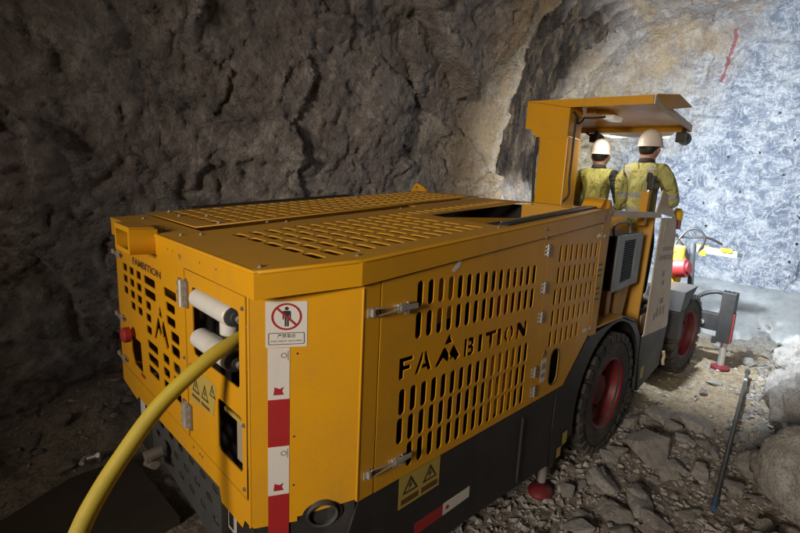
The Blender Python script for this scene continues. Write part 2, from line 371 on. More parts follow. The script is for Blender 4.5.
# ------------------------------------------------------------------ noise
def _h(ix, iy, iz, seed):
    h = (ix.astype(np.int64) * 374761393 + iy.astype(np.int64) * 668265263 + iz.astype(np.int64) * 2147483647 + seed * 974711) & 0xFFFFFFFF
    h = ((h ^ (h >> 13)) * 1274126177) & 0xFFFFFFFF
    h = ((h ^ (h >> 15)) * 2246822519) & 0xFFFFFFFF
    return ((h ^ (h >> 16)) & 0xFFFFFF) / float(0xFFFFFF)
def vnoise(P, seed):
    I = np.floor(P); f = P - I; I = I.astype(np.int64); f = f * f * f * (f * (f * 6 - 15) + 10); out = 0
    for dx in (0, 1):
        for dy in (0, 1):
            for dz in (0, 1):
                wt = (f[:, 0] if dx else 1 - f[:, 0]) * (f[:, 1] if dy else 1 - f[:, 1]) * (f[:, 2] if dz else 1 - f[:, 2])
                out = out + wt * _h(I[:, 0] + dx, I[:, 1] + dy, I[:, 2] + dz, seed)
    return out * 2 - 1
def fbm(P, oct=4, seed=0, gain=0.5):
    a = 1; out = 0
    for i in range(oct): out = out + a * vnoise(P * (2.03 ** i) + 17.3 * i, seed + i); a *= gain
    return out
def facets(P, seed, tilt=0.5, step=0.8):   # broken planes: every cell is a tilted facet with its own height
    I = np.floor(P).astype(np.int64); best = np.full(len(P), 9.0); out = np.zeros(len(P))
    for dx in (-1, 0, 1):
        for dy in (-1, 0, 1):
            for dz in (-1, 0, 1):
                a, b, c = I[:, 0] + dx, I[:, 1] + dy, I[:, 2] + dz
                q = np.stack([a + _h(a, b, c, seed), b + _h(a, b, c, seed + 1), c + _h(a, b, c, seed + 2)], 1)
                D = P - q; d = (D * D).sum(1); k = d < best
                g = np.stack([_h(a, b, c, seed + 3), _h(a, b, c, seed + 4), _h(a, b, c, seed + 5)], 1) - 0.5
                out = np.where(k, (_h(a, b, c, seed + 6) - 0.5) * step + (D * g).sum(1) * 2 * tilt, out); best = np.where(k, d, best)
    return out
def sstep(x, a, b): t = np.clip((x - a) / (b - a), 0, 1); return t * t * (3 - 2 * t)
def grid_mesh(name, P, nu, nv, mat, flip=False):
    me = bpy.data.meshes.new(name); me.vertices.add(len(P)); me.vertices.foreach_set('co', P.astype(np.float32).ravel())
    i = np.arange(nu - 1)[:, None] * nv + np.arange(nv - 1)[None, :]; i = i.ravel()
    q = np.stack([i, i + 1, i + nv + 1, i + nv], 1)
    if flip: q = q[:, ::-1]
    n = len(q); me.loops.add(4 * n); me.loops.foreach_set('vertex_index', q.astype(np.int32).ravel())
    me.polygons.add(n); me.polygons.foreach_set('loop_start', np.arange(0, 4 * n, 4, dtype=np.int32)); me.polygons.foreach_set('loop_total', np.full(n, 4, np.int32))
    me.polygons.foreach_set('use_smooth', np.ones(n, bool)); me.update(calc_edges=True); me.validate(); me.materials.append(mat)
    o = bpy.data.objects.new(name, me); C.objects.link(o); return o

# ------------------------------------------------------------------ the tunnel: walls, roof and face as one broken shell
th = np.concatenate([np.linspace(R(-7), R(112), 400), np.linspace(R(112), R(187), 60)[1:]])
def arch(width):
    c, s_ = np.cos(th), np.sin(th); p = 3.1
    rad = (np.abs(c / width) ** p + np.abs(np.maximum(s_, -0.5) / 5.9) ** p) ** (-1 / p)
    return np.stack([0.4 + rad * c, rad * s_], 1)
def even(a2):   # even spacing along the visible part
    d = np.r_[0, np.cumsum(np.hypot(*np.diff(a2, axis=0).T))]; k = 400
    t = np.r_[np.linspace(0, d[k], 400), np.linspace(d[k], d[-1], len(th) - 400 + 1)[1:]][:len(th)]
    return np.stack([np.interp(t, d, a2[:, 0]), np.interp(t, d, a2[:, 1])], 1)
xs = np.concatenate([np.linspace(-7, -1.5, 50), np.linspace(-1.5, 8.1, 400)[1:]])
rings = []
for x in xs:
    a2 = even(arch(3.0 + 0.62 * float(sstep(np.array(x), 5.6, 7.6))))
    rings.append(np.column_stack([np.full(len(a2), x), a2]))
phi = np.linspace(0, np.pi / 2, 4000); nn = 6.0
cx = 8.1 + 1.45 * np.sin(phi) ** (2 / nn); cr = np.cos(phi) ** (2 / nn)
dl = np.r_[0, np.cumsum(np.hypot(np.diff(cx), 4.2 * np.diff(cr)))]; tt = np.linspace(0, dl[-1] * 0.995, 200)[1:]
base = even(arch(3.62)); cen = np.array([-0.6, -0.7])
for x, r_ in zip(np.interp(tt, dl, cx), np.interp(tt, dl, cr)):
    rings.append(np.column_stack([np.full(len(base), x), cen + (base - cen) * r_]))
G = np.array(rings); nu, nv = G.shape[:2]
du = np.gradient(G, axis=0); dv = np.gradient(G, axis=1); Nrm = np.cross(du, dv); Nrm /= np.linalg.norm(Nrm, axis=2, keepdims=True) + 1e-9
P = G.reshape(-1, 3); Nn = Nrm.reshape(-1, 3)
inward = np.array([3.0, 0.2, 2.0]) - P
Nn = Nn * np.sign((Nn * inward).sum(1))[:, None]
warp = np.stack([fbm(P * 0.9, 3, 50), fbm(P * 0.9, 3, 60), fbm(P * 0.9, 3, 70)], 1)
sh = np.array([[1, 0.25, 0.35], [-0.2, 1, 0.1], [-0.3, 0.2, 0.8]])
Q = (P + 0.25 * warp) @ sh.T
face_k = sstep(P[:, 0], 7.6, 9.0)
D = 0.17 * fbm(P * 0.45, 3, 1) * (1 - 0.4 * face_k)
D += 0.19 * facets(Q * 0.75, 11, 0.8, 0.08) * (1 - 0.45 * face_k)
D += 0.06 * facets(Q * 1.9 + 5, 21, 0.8, 0.08)
D += 0.032 * facets(Q * 5.2 + 9, 31, 0.9, 0.35)
D += 0.016 * facets(Q * 12.5 + 3, 41, 1.0)
D += 0.018 * fbm(P * 7, 4, 80, 0.6)
# brow hanging over the wall and the dark cleft with upright ribs beside it
X_, Y_, Z_ = P.T
left = sstep(Y_, 1.6, 2.6)
tip = 3.45 + np.abs(X_ - 4.15) * np.where(X_ < 4.15, 0.85, 2.2)
D += 0.42 * left * sstep(Z_ + 0.15 * warp[:, 0], tip - 0.05, tip + 0.10) * sstep(X_, 2.2, 2.9) * (1 - sstep(X_, 4.95, 5.2))
cle = left * sstep(X_ + 0.12 * warp[:, 1], 5.16, 5.26) * (1 - sstep(X_ + 0.25 * warp[:, 2] - 0.12 * (Z_ - 3), 7.7, 8.1)) * sstep(Z_ + 0.2 * warp[:, 0], 2.2, 2.55)
rib = np.abs(((X_ * 3.1 + 0.5 * vnoise(np.stack([X_ * 1.5, Z_ * 0.35, Y_ * 0], 1), 5)) % 1) - 0.5) * 2
D -= cle * (0.14 + 0.34 * rib ** 1.5 + 0.14 * vnoise(np.stack([X_ * 9, Z_ * 0.9, Y_ * 0], 1), 6))
D += 0.16 * left * sstep(X_ + 0.1 * warp[:, 1], 4.75, 5.0) * (1 - sstep(X_ + 0.12 * warp[:, 1], 5.12, 5.22)) * sstep(4.6 - Z_, 0, 0.6)
P = P + Nn * D[:, None]
k = 450 - 1 + 0
ksplit = len(xs) + 12
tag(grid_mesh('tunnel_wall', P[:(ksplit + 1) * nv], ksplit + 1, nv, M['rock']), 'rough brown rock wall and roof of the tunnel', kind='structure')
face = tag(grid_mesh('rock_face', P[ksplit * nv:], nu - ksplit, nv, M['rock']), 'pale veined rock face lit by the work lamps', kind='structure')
FP = P[ksplit * nv:]

# floor
def floor_z(x, y):
    p = np.stack([x, y, np.zeros_like(x)], 1)
    z = -0.045 + 0.05 * fbm(p * 0.8, 3, 5) + 0.018 * fbm(p * 4.5, 4, 9, 0.6)
    trk = sstep(y, -0.6, -0.2) * (1 - sstep(y, 2.2, 2.7))
    z = z * (1 - 0.5 * trk) - 0.02 * trk
    z = z + 0.85 * sstep(-y, 0.88, 2.4) * (0.7 + 0.5 * vnoise(p * 1.3, 3)) + 0.06 * facets(p * 2.2, 61, 0.6) * sstep(-y, 0.9, 1.5)
    z = z + 0.55 * sstep(y, 2.55, 3.5) * (0.8 + 0.4 * vnoise(p * 1.7, 4)) * sstep(x, -0.8, 0.2)
    z = z + 0.62 * sstep(x + 0.25 * vnoise(p * 0.9, 8), 7.7, 9.7) + 0.02 * facets(p * 6, 71, 0.6)
    return z
fx = np.concatenate([np.linspace(-6, -1, 40), np.linspace(-1, 10.2, 520)[1:]]); fy = np.linspace(-3.2, 4.4, 330)
FX, FY = np.meshgrid(fx, fy, indexing='ij'); fz = floor_z(FX.ravel(), FY.ravel())
tag(grid_mesh('tunnel_floor', np.stack([FX.ravel(), FY.ravel(), fz], 1), len(fx), len(fy), M['floor']), 'dirt floor of the tunnel', kind='structure')
# pale slurry lying against the foot of the face
ax, ay = np.linspace(7.9, 10.0, 120), np.linspace(-2.6, 2.4, 160)
AX, AY = np.meshgrid(ax, ay, indexing='ij'); pp = np.stack([AX.ravel(), AY.ravel(), AX.ravel() * 0], 1)
cut = AX.ravel() + 0.28 * fbm(pp * 1.1, 4, 33) - 8.45
az = 0.03 + 0.78 * sstep(AX.ravel(), 7.75, 9.65) + 0.015 * fbm(pp * 1.5, 3, 35)
az = np.where(cut < 0, az - np.minimum(-cut * 0.9, 0.5), az)
tag(grid_mesh('slurry', np.stack([AX.ravel(), AY.ravel(), az], 1), 120, 160, M['mud']), 'smooth wet pale slurry at the foot of the rock face', kind='structure')

def ground_at(x, y): return float(floor_z(np.array([x]), np.array([y]))[0])
# ------------------------------------------------------------------ the drill rig
rig = empty('drill_rig', (2.9, 1.0, 0.0))
tag(rig, 'yellow underground drill rig with slotted engine hood and canopy', 'drill rig')
SIDE = plane_frame((0, 0, 0), (1, 0, 0), (0, 0, 1))                 # u = X, v = Z, faces the viewer
REAR = plane_frame((0, 0, 0), (0, -1, 0), (0, 0, 1))                # u = -Y, v = Z
CH0 = Vector((0.0, 0.2, 0.0)); CHU = Vector((0.35, -0.2, 0.0)).normalized()
CHAM = plane_frame(CH0, CHU, (0, 0, 1)); CHL = math.hypot(0.35, 0.2)
LS = 0.1135
LIDU = Vector((1, 0, LS)).normalized(); LIDF = plane_frame((0, 0, 1.88), LIDU, (0, 1, 0)); LK = math.sqrt(1 + LS * LS)
def zl(x): return 1.88 + LS * x      # lid surface
def zs(x): return 1.778 + 0.1142 * x  # seam under the lid

# --- hood lid with slots and the open radiator well
def lidp(x, y): return (x * LK, y)
slots = []
for j, y in enumerate((0.19, 0.355, 0.52, 0.685, 0.85)):
    for i in range(28):
        x = 0.245 + i * 0.0785
        if x > 2.30: continue
        if x > 1.22 and y < 0.74: continue
        slots.append([(a * LK, b) for a, b in [(q[1], q[0]) for q in capsule(y, x, 0.125, 0.125)]] if False else
                     [(x * LK + dx, y + dy) for dx, dy in ((-0.013, -0.064), (0.013, -0.066), (0.021, -0.052), (0.021, 0.050), (0.013, 0.066), (-0.013, 0.064), (-0.021, 0.052), (-0.021, -0.050))])
well = [lidp(1.31, 0.12), lidp(2.40, 0.12), lidp(2.40, 0.70), lidp(1.36, 0.70)]
lid = panel('hood_lid', [lidp(-0.012, 1.12), lidp(-0.012, 0.125), lidp(0.33, -0.012), lidp(2.46, -0.012), lidp(2.46, 1.12)], slots + [well], 0.006, LIDF, M['yellow_dusty'], rig)
slots2 = []
for y in (1.335, 1.49, 1.645, 1.80, 1.95):
    for i in range(27):
        x = 0.30 + i * 0.0785
        slots2.append([(x * LK + dx, y + dy) for dx, dy in ((-0.013, -0.06), (0.013, -0.062), (0.021, -0.05), (0.021, 0.048), (0.013, 0.062), (-0.013, 0.060), (-0.021, 0.05), (-0.021, -0.048))])
hatch = panel('hood_hatch', [lidp(0.17, 1.215), lidp(2.46, 1.215), lidp(2.46, 2.05), lidp(0.17, 2.05)], slots2, 0.006, LIDF, M['yellow_dusty'], rig, lift=0.012)
panel('hood_strip', [lidp(-0.012, 1.122), lidp(0.165, 1.122), lidp(0.165, 2.07), lidp(-0.012, 2.07)], [], 0.006, LIDF, M['yellow_dusty'], rig)
panel('hood_strip', [lidp(1.62, 1.122), lidp(2.46, 1.122), lidp(2.46, 1.213), lidp(1.62, 1.213)], [], 0.006, LIDF, M['yellow_dusty'], rig)
panel('gap_strip', [lidp(0.17, 1.124), lidp(1.615, 1.124), lidp(1.615, 1.21), lidp(0.17, 1.21)], [], 0.006, LIDF, M['interior'], rig, lift=-0.012)
box('hatch_hinge', 0.42, 1.65, 2.045, 2.065, 0, 0.03, M['black'], rig, 0.003, Matrix.Translation((0, 0, 1.892)) @ Matrix.Shear('XY', 4, (0, 0)) if False else Matrix(((1, 0, 0, 0), (0, 1, 0, 0), (LS, 0, 1, 1.882), (0, 0, 0, 1))))
# skirt folded down round the lid, rounded along its upper edge
sk = [(-0.012, 2.07), (-0.012, 0.125), (0.33, -0.012), (2.46, -0.012)]
def skirt(name, a, b, zlow, mat, t=0.006):
    a, b = Vector((*a, 0)), Vector((*b, 0)); d = (b - a).normalized(); n = Vector((d.y, -d.x, 0)) * -1  # inward
    n = Vector((-d.y, d.x, 0)) if ((Vector((1.2, 1, 0)) - a).dot(Vector((-d.y, d.x, 0))) > 0) else Vector((d.y, -d.x, 0))
    bm = bmesh.new(); p = []
    for q in (a, b, b + n * t, a + n * t): p.append(Vector((q.x, q.y, zlow(q.x))))
    for q in (a, b, b + n * t, a + n * t): p.append(Vector((q.x, q.y, zl(q.x) - 0.008)))
    hexa(bm, p); return bmo(name, bm, mat, lid)
skirt('skirt', sk[0], sk[1], zs, M['yellow']); skirt('skirt', sk[1], sk[2], zs, M['yellow']); skirt('skirt', sk[2], sk[3], zs, M['yellow'])
bm = bmesh.new(); e = [Vector((x, y, zl(x) - 0.007)) for x, y in [(-0.008, 2.07), (-0.008, 0.127), (0.331, -0.008), (2.46, -0.008)]]
ee = [e[0]] + [e[1] + Vector((0, 0.02, 0)), e[1] + Vector((0.018, -0.007, 0.002)), e[2] + Vector((-0.02, 0.008, -0.002)), e[2] + Vector((0.02, 0, 0.002)), e[3]]
atube(bm, ee, 0.0085, 10); shade(bmo('rolled_edge', bm, M['yellow'], lid), 60)
# well: walls, dark core, guard rail and front lip
bm = bmesh.new()
abox(bm, 1.30, 2.41, 0.705, 0.715, 1.70, 2.02); abox(bm, 2.405, 2.415, 0.12, 0.70, 1.72, 2.14)
bmo('well_wall', bm, M['yellow_dusty'], lid)
box('radiator_core', 1.32, 2.39, 0.13, 0.69, 1.66, 1.74, M['interior'], rig, 0.0)
lathe('air_cleaner', [(0, 0.02), (0, 0.15), (0.05, 0.17), (0.5, 0.17), (0.56, 0.13), (0.56, 0.02)], (1.62, 0.44, 1.83), (1, 0.02, 0.1), M['interior'], rig, 24)
bm = bmesh.new(); hexa(bm, [(1.33, 0.045, zl(1.33) + .001), (2.43, 0.045, zl(2.43) + .001), (2.43, 0.115, zl(2.43) + .001), (1.33, 0.115, zl(1.33) + .001),
                            (1.33, 0.05, zl(1.33) + 0.012), (2.43, 0.05, zl(2.43) + 0.012), (2.43, 0.11, zl(2.43) + 0.012), (1.33, 0.11, zl(1.33) + 0.012)])
bmo('rubber_seal', bm, M['hose'], lid)
bm = bmesh.new(); hexa(bm, [(1.36, 0.12, zl(1.36) + .0), (2.40, 0.12, zl(2.40) + .0), (2.40, 0.126, zl(2.40) + .0), (1.36, 0.126, zl(1.36) + .0),
                            (1.36, 0.12, zl(1.36) + 0.016), (2.40, 0.12, zl(2.40) + 0.016), (2.40, 0.126, zl(2.40) + 0.016), (1.36, 0.126, zl(1.36) + 0.016)])
bmo('guard_rail', bm, M['unit_grey'], lid)
# bolts on the lid
bolt_me = None
def bolt(F, parent, s=1.0, mat=None):
    global bolt_me
    if bolt_me is None:
        bm = bmesh.new(); acyl(bm, (0, 0, 0), (0, 0, 0.004), 0.011, seg=12); acyl(bm, (0, 0, 0.003), (0, 0, 0.009), 0.0068, 0.006, seg=6)
        bmesh.ops.recalc_face_normals(bm, faces=bm.faces[:]); bolt_me = bpy.data.meshes.new('bolt'); bm.to_mesh(bolt_me); bm.free(); bolt_me.materials.append(M['bolt'])
    return inst(bolt_me, 'bolt', F @ Matrix.Scale(s, 4), parent)
for x, y in ((0.03, 0.17), (0.06, 1.07), (0.13, 1.02), (0.36, 0.065), (1.26, 0.06), (0.52, 1.165), (0.6, 1.10), (1.45, 1.10), (0.1, 1.85), (0.06, 1.28)):
    bolt(LIDF @ Matrix.Translation((x * LK, y, 0)), lid)
for x, y in ((0.27, 1.98), (0.25, 1.72), (0.36, 1.60), (1.7, 2.0), (1.85, 1.75), (1.95, 1.6), (0.3, 1.26)):
    bolt(LIDF @ Matrix.Translation((x * LK, y, 0.012)), hatch, 1.2)
# lifting lugs
panel('lifting_lug', [(1.94, 2.15), (2.19, 2.15), (2.17, 2.19), (2.12, 2.245), (2.07, 2.245), (1.97, 2.20)], [circle(2.10, 2.205, 0.016, 12)], 0.02, plane_frame((2.52, 0, 0), (0, 1, 0), (0, 0, 1)), M['yellow'], rig)

# --- side doors
def letters():
    z0, h = 1.366, 0.098; out = []
    def put(u0, u1, polys, hh=1.0):
        for p in polys: out.append([(u0 + (u1 - u0) * a, z0 + h * b * hh) for a, b in p])
    put(0.545, 0.626, [[(0, 0), (.34, 0), (.34, .38), (.82, .38), (.82, .6), (.34, .6), (.34, .78), (1, .78), (1, 1), (0, 1)]])
    put(0.638, 0.745, [[(0, 0), (.22, 0), (.46, .66), (.46, 1), (.36, 1)], [(.54, 1), (.64, 1), (1, 0), (.76, 0), (.69, .2), (.38, .2), (.45, .4), (.62, .4), (.54, .64)]])
    put(0.765, 0.943, [[(.33, 1.02), (.67, 1.02), (.50, 1.55)], [(0, 0), (.16, 0), (.33, .34), (.50, .06), (.62, .30), (.40, .86), (.30, .86)], [(.55, .50), (.68, .86), (.74, .86), (1, .22), (.84, -.04), (.70, .24), (.62, .12), (.56, .26)]])
    put(0.973, 1.052, [[(0, 0), (.28, 0), (.28, 1), (0, 1)], [(.38, 0), (.8, 0), (1, .14), (1, .4), (.86, .51), (.98, .6), (.98, .86), (.8, 1), (.38, 1), (.38, .8), (.66, .8), (.66, .6), (.38, .6), (.38, .4), (.68, .4), (.68, .2), (.38, .2)]])
    put(1.085, 1.119, [[(0, 0), (1, 0), (1, 1), (0, 1)]])
    put(1.145, 1.243, [[(.34, 0), (.66, 0), (.66, .78), (1, .78), (1, 1), (0, 1), (0, .78), (.34, .78)]])
    put(1.252, 1.290, [[(0, 0), (1, 0), (1, 1), (0, 1)]])
    put(1.318, 1.408, [[(.44, 0), (.44, .2), (.3, .3), (.3, .7), (.44, .8), (.44, 1), (.2, .92), (0, .7), (0, .3), (.2, .08)], [(.56, 0), (.56, .2), (.7, .3), (.7, .7), (.56, .8), (.56, 1), (.8, .92), (1, .7), (1, .3), (.8, .08)]])
    put(1.438, 1.545, [[(0, 0), (.26, 0), (.26, .52), (.70, 0), (1, 0), (1, 1), (.74, 1), (.74, .48), (.30, 1), (0, 1)]])
    return out
holes = []
for r, (za, zb, u0, n) in enumerate(((1.803, 1.685, 0.646, 15), (1.660, 1.535, 0.646, 15), (1.318, 1.192, 0.570, 16), (1.180, 1.052, 0.565, 16), (1.040, 0.914, 0.632, 15))):
    for i in range(n): holes.append(capsule(u0 + i * 0.0661, (za + zb) / 2, 0.036, za - zb))
gap = 0.006
def zdoor(x): return zs(x) - 0.007
d1 = panel('side_door', [(0.435, 0.874), (1.690, 0.874), (1.690, zdoor(1.69)), (0.435, zdoor(0.435))], holes + letters(), 0.005, SIDE, M['yellow'], rig, lift=0.002)
d1['label'] = 'long side door with lettering cut out between slots'
holes = []
for r, z in enumerate((1.853, 1.709, 1.565, 1.421, 1.277)):
    for i in range(8 if r < 4 else 6): holes.append(capsule((1.868 if r < 2 else 1.85) + i * 0.0755, z, 0.030, 0.115))
oval = capsule(1.94, 1.06, 0.115, 0.26, 8)
d2 = panel('side_door', [(1.697, 0.874), (2.105, 0.874), (2.445, 1.195), (2.445, zdoor(2.445)), (1.697, zdoor(1.697))], holes + [oval], 0.005, SIDE, M['yellow'], rig, lift=0.002)
panel('oval_trim', [(x, z) for x, z in capsule(1.94, 1.06, 0.125, 0.27, 8)], [capsule(1.94, 1.06, 0.112, 0.257, 8)], 0.004, SIDE, M['black'], d2, lift=0.006)
# hinge and latch meshes, shared
def hinge_mesh():
    bm = bmesh.new()
    abox(bm, -0.032, -0.008, -0.036, 0.036, 0, 0.005); abox(bm, 0.008, 0.032, -0.036, 0.036, 0, 0.005)
    acyl(bm, (0, -0.036, 0.006), (0, 0.036, 0.006), 0.009, seg=12)
    for sx in (-0.021, 0.021):
        for sy in (-0.024, 0.0, 0.024): acyl(bm, (sx, sy, 0.005), (sx, sy, 0.011), 0.0065, 0.005, seg=6)
    bmesh.ops.recalc_face_normals(bm, faces=bm.faces[:]); me = bpy.data.meshes.new('hinge'); bm.to_mesh(me); bm.free(); me.materials.append(M['bolt']); me.materials.append(M['chrome'])
    for p in me.polygons: p.material_index = 1 if p.center.z > 0.0055 else 0
    return me
def latch_mesh():   # toggle latch with a wire bail
    bm = bmesh.new()
    abox(bm, 0.10, 0.20, -0.014, 0.014, 0.0, 0.006); abox(bm, 0.11, 0.15, -0.018, 0.018, 0.006, 0.02)
    abox(bm, 0.12, 0.215, -0.011, 0.011, 0.018, 0.024)
    for s_ in (-1, 1):
        atube(bm, [Vector(p) for p in ((0.0, 0.016 * s_, 0.012), (0.05, 0.012 * s_, 0.016), (0.115, 0.005 * s_, 0.018))], 0.0038, 8)
        atube(bm, [Vector(p) for p in ((0.0, 0.016 * s_, 0.012), (-0.008, 0.008 * s_, 0.012), (-0.010, 0.0, 0.012))], 0.0038, 8)
    acyl(bm, (0.125, -0.02, 0.014), (0.125, 0.02, 0.014), 0.006, seg=10); acyl(bm, (0.165, -0.022, 0.012), (0.165, 0.022, 0.012), 0.006, seg=10)
    abox(bm, -0.035, -0.006, -0.018, 0.018, 0.0, 0.007); abox(bm, -0.020, -0.010, -0.016, 0.016, 0.007, 0.020)
    abox(bm, 0.150, 0.172, -0.030, -0.012, 0.006, 0.018)
    bmesh.ops.recalc_face_normals(bm, faces=bm.faces[:]); me = bpy.data.meshes.new('latch'); bm.to_mesh(me); bm.free(); me.materials.append(M['chrome']); return me
HM, LM = hinge_mesh(), latch_mesh()
for u, v in ((1.694, 1.885), (1.694, 1.650), (1.694, 1.458), (1.680, 1.092), (1.694, 0.955)): inst(HM, 'hinge', SIDE @ Matrix.Translation((u, v, 0.003)), d1)
inst(LM, 'latch', SIDE @ Matrix.Translation((0.40, 1.70, 0.003)), d1); inst(LM, 'latch', SIDE @ Matrix.Translation((0.41, 0.985, 0.003)), d1)
inst(LM, 'latch', SIDE @ Matrix.Translation((2.49, 1.955, 0.003)) @ Matrix.Rotation(math.pi, 4, 'Z') @ Matrix.Scale(0.55, 4), d2)
inst(LM, 'latch', SIDE @ Matrix.Translation((2.43, 1.245, 0.003)) @ Matrix.Rotation(math.pi, 4, 'Z') @ Matrix.Scale(0.55, 4), d2)
for u, v in ((1.63, 2.02), (1.645, 1.968), (2.40, 2.085), (2.43, 2.0)): bolt(SIDE @ Matrix.Translation((u, v, 0.013 if v > zs(u) else 0.003)), rig, 0.9)
# torn sticker and scuffs
panel('torn_sticker', [(0.84, 1.828), (0.86, 1.822), (0.893, 1.845), (0.905, 1.872), (0.925, 1.895), (0.885, 1.888), (0.873, 1.860)], [], 0.0008, SIDE, M['white'], d1, lift=0.0035)
panel('inner_flap', [(0.80, 1.54), (0.955, 1.56), (0.98, 1.80), (0.83, 1.78)], [], 0.004, plane_frame((0, 0.03, 0), (1, 0.06, 0), (0, 0, 1)), M['yellow_dusty'], rig)
for x0 in (1.25, 1.35, 1.45): box('inner_brace', x0, x0 + 0.07, 0.04, 0.06, 0.90, 1.36, M['redbright' if False else 'yellow_dusty'], rig, 0)
# small warning decals beside the hinges
def decal(name, u0, u1, v0, v1, F, mat, parent, lift=0.0032): return panel(name, [(u0, v0), (u1, v0), (u1, v1), (u0, v1)], [], 0.0008, F, mat, parent, lift=lift)
def triangle(cx_, cy_, s, F, parent, mat='print_black', lift=0.004):
    o = [(cx_ - s, cy_ - s * 0.7), (cx_ + s, cy_ - s * 0.7), (cx_, cy_ + s * 1.05)]; k_ = 0.74
    i = [(cx_ - s * k_, cy_ - s * 0.7 + s * 0.17), (cx_ + s * k_, cy_ - s * 0.7 + s * 0.17), (cx_, cy_ + s * 1.05 - s * 0.36)]
    panel('warning_triangle', o, [i], 0.0008, F, M[mat], parent, lift=lift)
    panel('bolt_symbol', [(cx_ + .1 * s, cy_ + .5 * s), (cx_ - .25 * s, cy_ - .05 * s), (cx_ - .02 * s, cy_ - .03 * s), (cx_ - .18 * s, cy_ - .42 * s), (cx_ + .24 * s, cy_ + .1 * s), (cx_ + .02 * s, cy_ + .1 * s)], [], 0.0008, F, M[mat], parent, lift=lift)
s1 = decal('warning_sticker', 1.765, 1.835, 0.99, 1.15, SIDE, M['white'], d2); decal('sticker_print', 1.775, 1.825, 1.02, 1.05, SIDE, M['print_grey'], s1, 0.004); decal('sticker_print', 1.775, 1.825, 1.08, 1.12, SIDE, M['print_grey'], s1, 0.004)
s1 = panel('warning_sticker', [(1.762, 1.165), (1.842, 1.165), (1.802, 1.235)], [], 0.0008, SIDE, M['sticker_yellow'], d2, lift=0.0032); triangle(1.802, 1.19, 0.026, SIDE, s1)
for v0, v1 in ((1.44, 1.60), (1.625, 1.76)):
    s1 = decal('instruction_sticker', 2.452, 2.535, v0, v1, SIDE, M['sticker_yellow'], rig, 0.0075)
    for q in range(3): decal('sticker_print', 2.462, 2.525, v0 + 0.02 + q * 0.042, v0 + 0.035 + q * 0.042, SIDE, M['print_brown'], s1, 0.0085)
# corner post (chamfer), upper part tucked under the skirt
zc = 0.865
panel('corner_panel', [(0.012, 0.835), (CHL * 0.42, 0.835), (CHL * 0.42, 0.855), (CHL, 0.89), (CHL, 1.86), (0.0, 1.84), (0.0, 0.85)], [circle(CHL * 0.655, 0.865, 0.066, 24, 0.05)] if False else [], 0.006, CHAM, M['yellow'], rig)
panel('corner_panel', [(0.352, 0.874), (0.429, 0.874), (0.429, 1.82), (0.352, 1.81)], [], 0.006, SIDE, M['yellow'], rig)
tube('fold_edge', [(0.0035, 0.2035, 0.84), (0.0035, 0.2035, 1.80)], 0.006, M['yellow'], rig, 10, 0)
tube('fold_edge', [(0.35, 0.0035, 0.88), (0.35, 0.0035, 1.80)], 0.006, M['yellow'], rig, 10, 0)
# exhaust
bm = bmesh.new()
ec = CH0 + CHU * (CHL * 0.66) + Vector((0, 0, 0.852)); en = Vector((CHU.y, -CHU.x, 0)); ed = (en + Vector((0, 0, -0.18))).normalized()
prof = [(-0.20, 0.056), (0.012, 0.062), (0.016, 0.060), (0.012, 0.052), (-0.20, 0.05)]
lathe('exhaust_pipe', prof, ec, ed, M['grey_steel'], rig, 28)
panel('exhaust_cutout', circle(CHL * 0.66, 0.852, 0.078, 28, 0.056), [circle(CHL * 0.66, 0.852, 0.060, 28, 0.050)], 0.003, CHAM, M['black'], rig, lift=0.003)
# prohibition sign
sg = panel('prohibition_sign', rrect(0.127, 1.666, 0.142, 0.176, 0.004), [], 0.0012, CHAM, M['white'], rig, lift=0.0014)
cxs, cys, rs = 0.127, 1.696, 0.052
panel('prohibition_ring', circle(cxs, cys, rs), [circle(cxs, cys, rs * 0.86)], 0.0008, CHAM, M['print_red'], sg, lift=0.0024)
fig = [(-.13, -.72), (-.02, -.72), (-.02, -.14), (.02, -.14), (.02, -.72), (.13, -.72), (.14, .02), (.17, .30), (.19, -.2), (.27, -.2), (.27, .38), (.18, .44), (-.18, .44), (-.27, .38), (-.27, -.2), (-.19, -.2), (-.17, .30), (-.14, .02)]
panel('figure', [(cxs + a * rs, cys + b * rs) for a, b in fig], [], 0.0008, CHAM, M['print_black'], sg, lift=0.0022)
panel('figure_head', circle(cxs, cys + 0.60 * rs, rs * 0.13, 14), [], 0.0008, CHAM, M['print_black'], sg, lift=0.0022)
q = rs * 0.66; t_ = rs * 0.05
panel('prohibition_bar', [(cxs - q - t_, cys + q - t_), (cxs - q + t_, cys + q + t_), (cxs + q + t_, cys - q + t_), (cxs + q - t_, cys - q - t_)], [], 0.0008, CHAM, M['print_red'], sg, lift=0.003)
panel('text_border', rrect(cxs, 1.6115, 0.124, 0.046, 0.005), [rrect(cxs, 1.6115, 0.1195, 0.0415, 0.004)], 0.0008, CHAM, M['print_black'], sg, lift=0.0022)
text('sign_text', '\u4e25\u7981\u9760\u8fd1', 0.017, CHAM @ Matrix.Translation((cxs, 1.621, 0.0015)), M['print_black'], sg, width=0.062)
text('sign_text', 'DO NOT ACCESS', 0.009, CHAM @ Matrix.Translation((cxs, 1.602, 0.0015)), M['print_black'], sg, width=0.105)
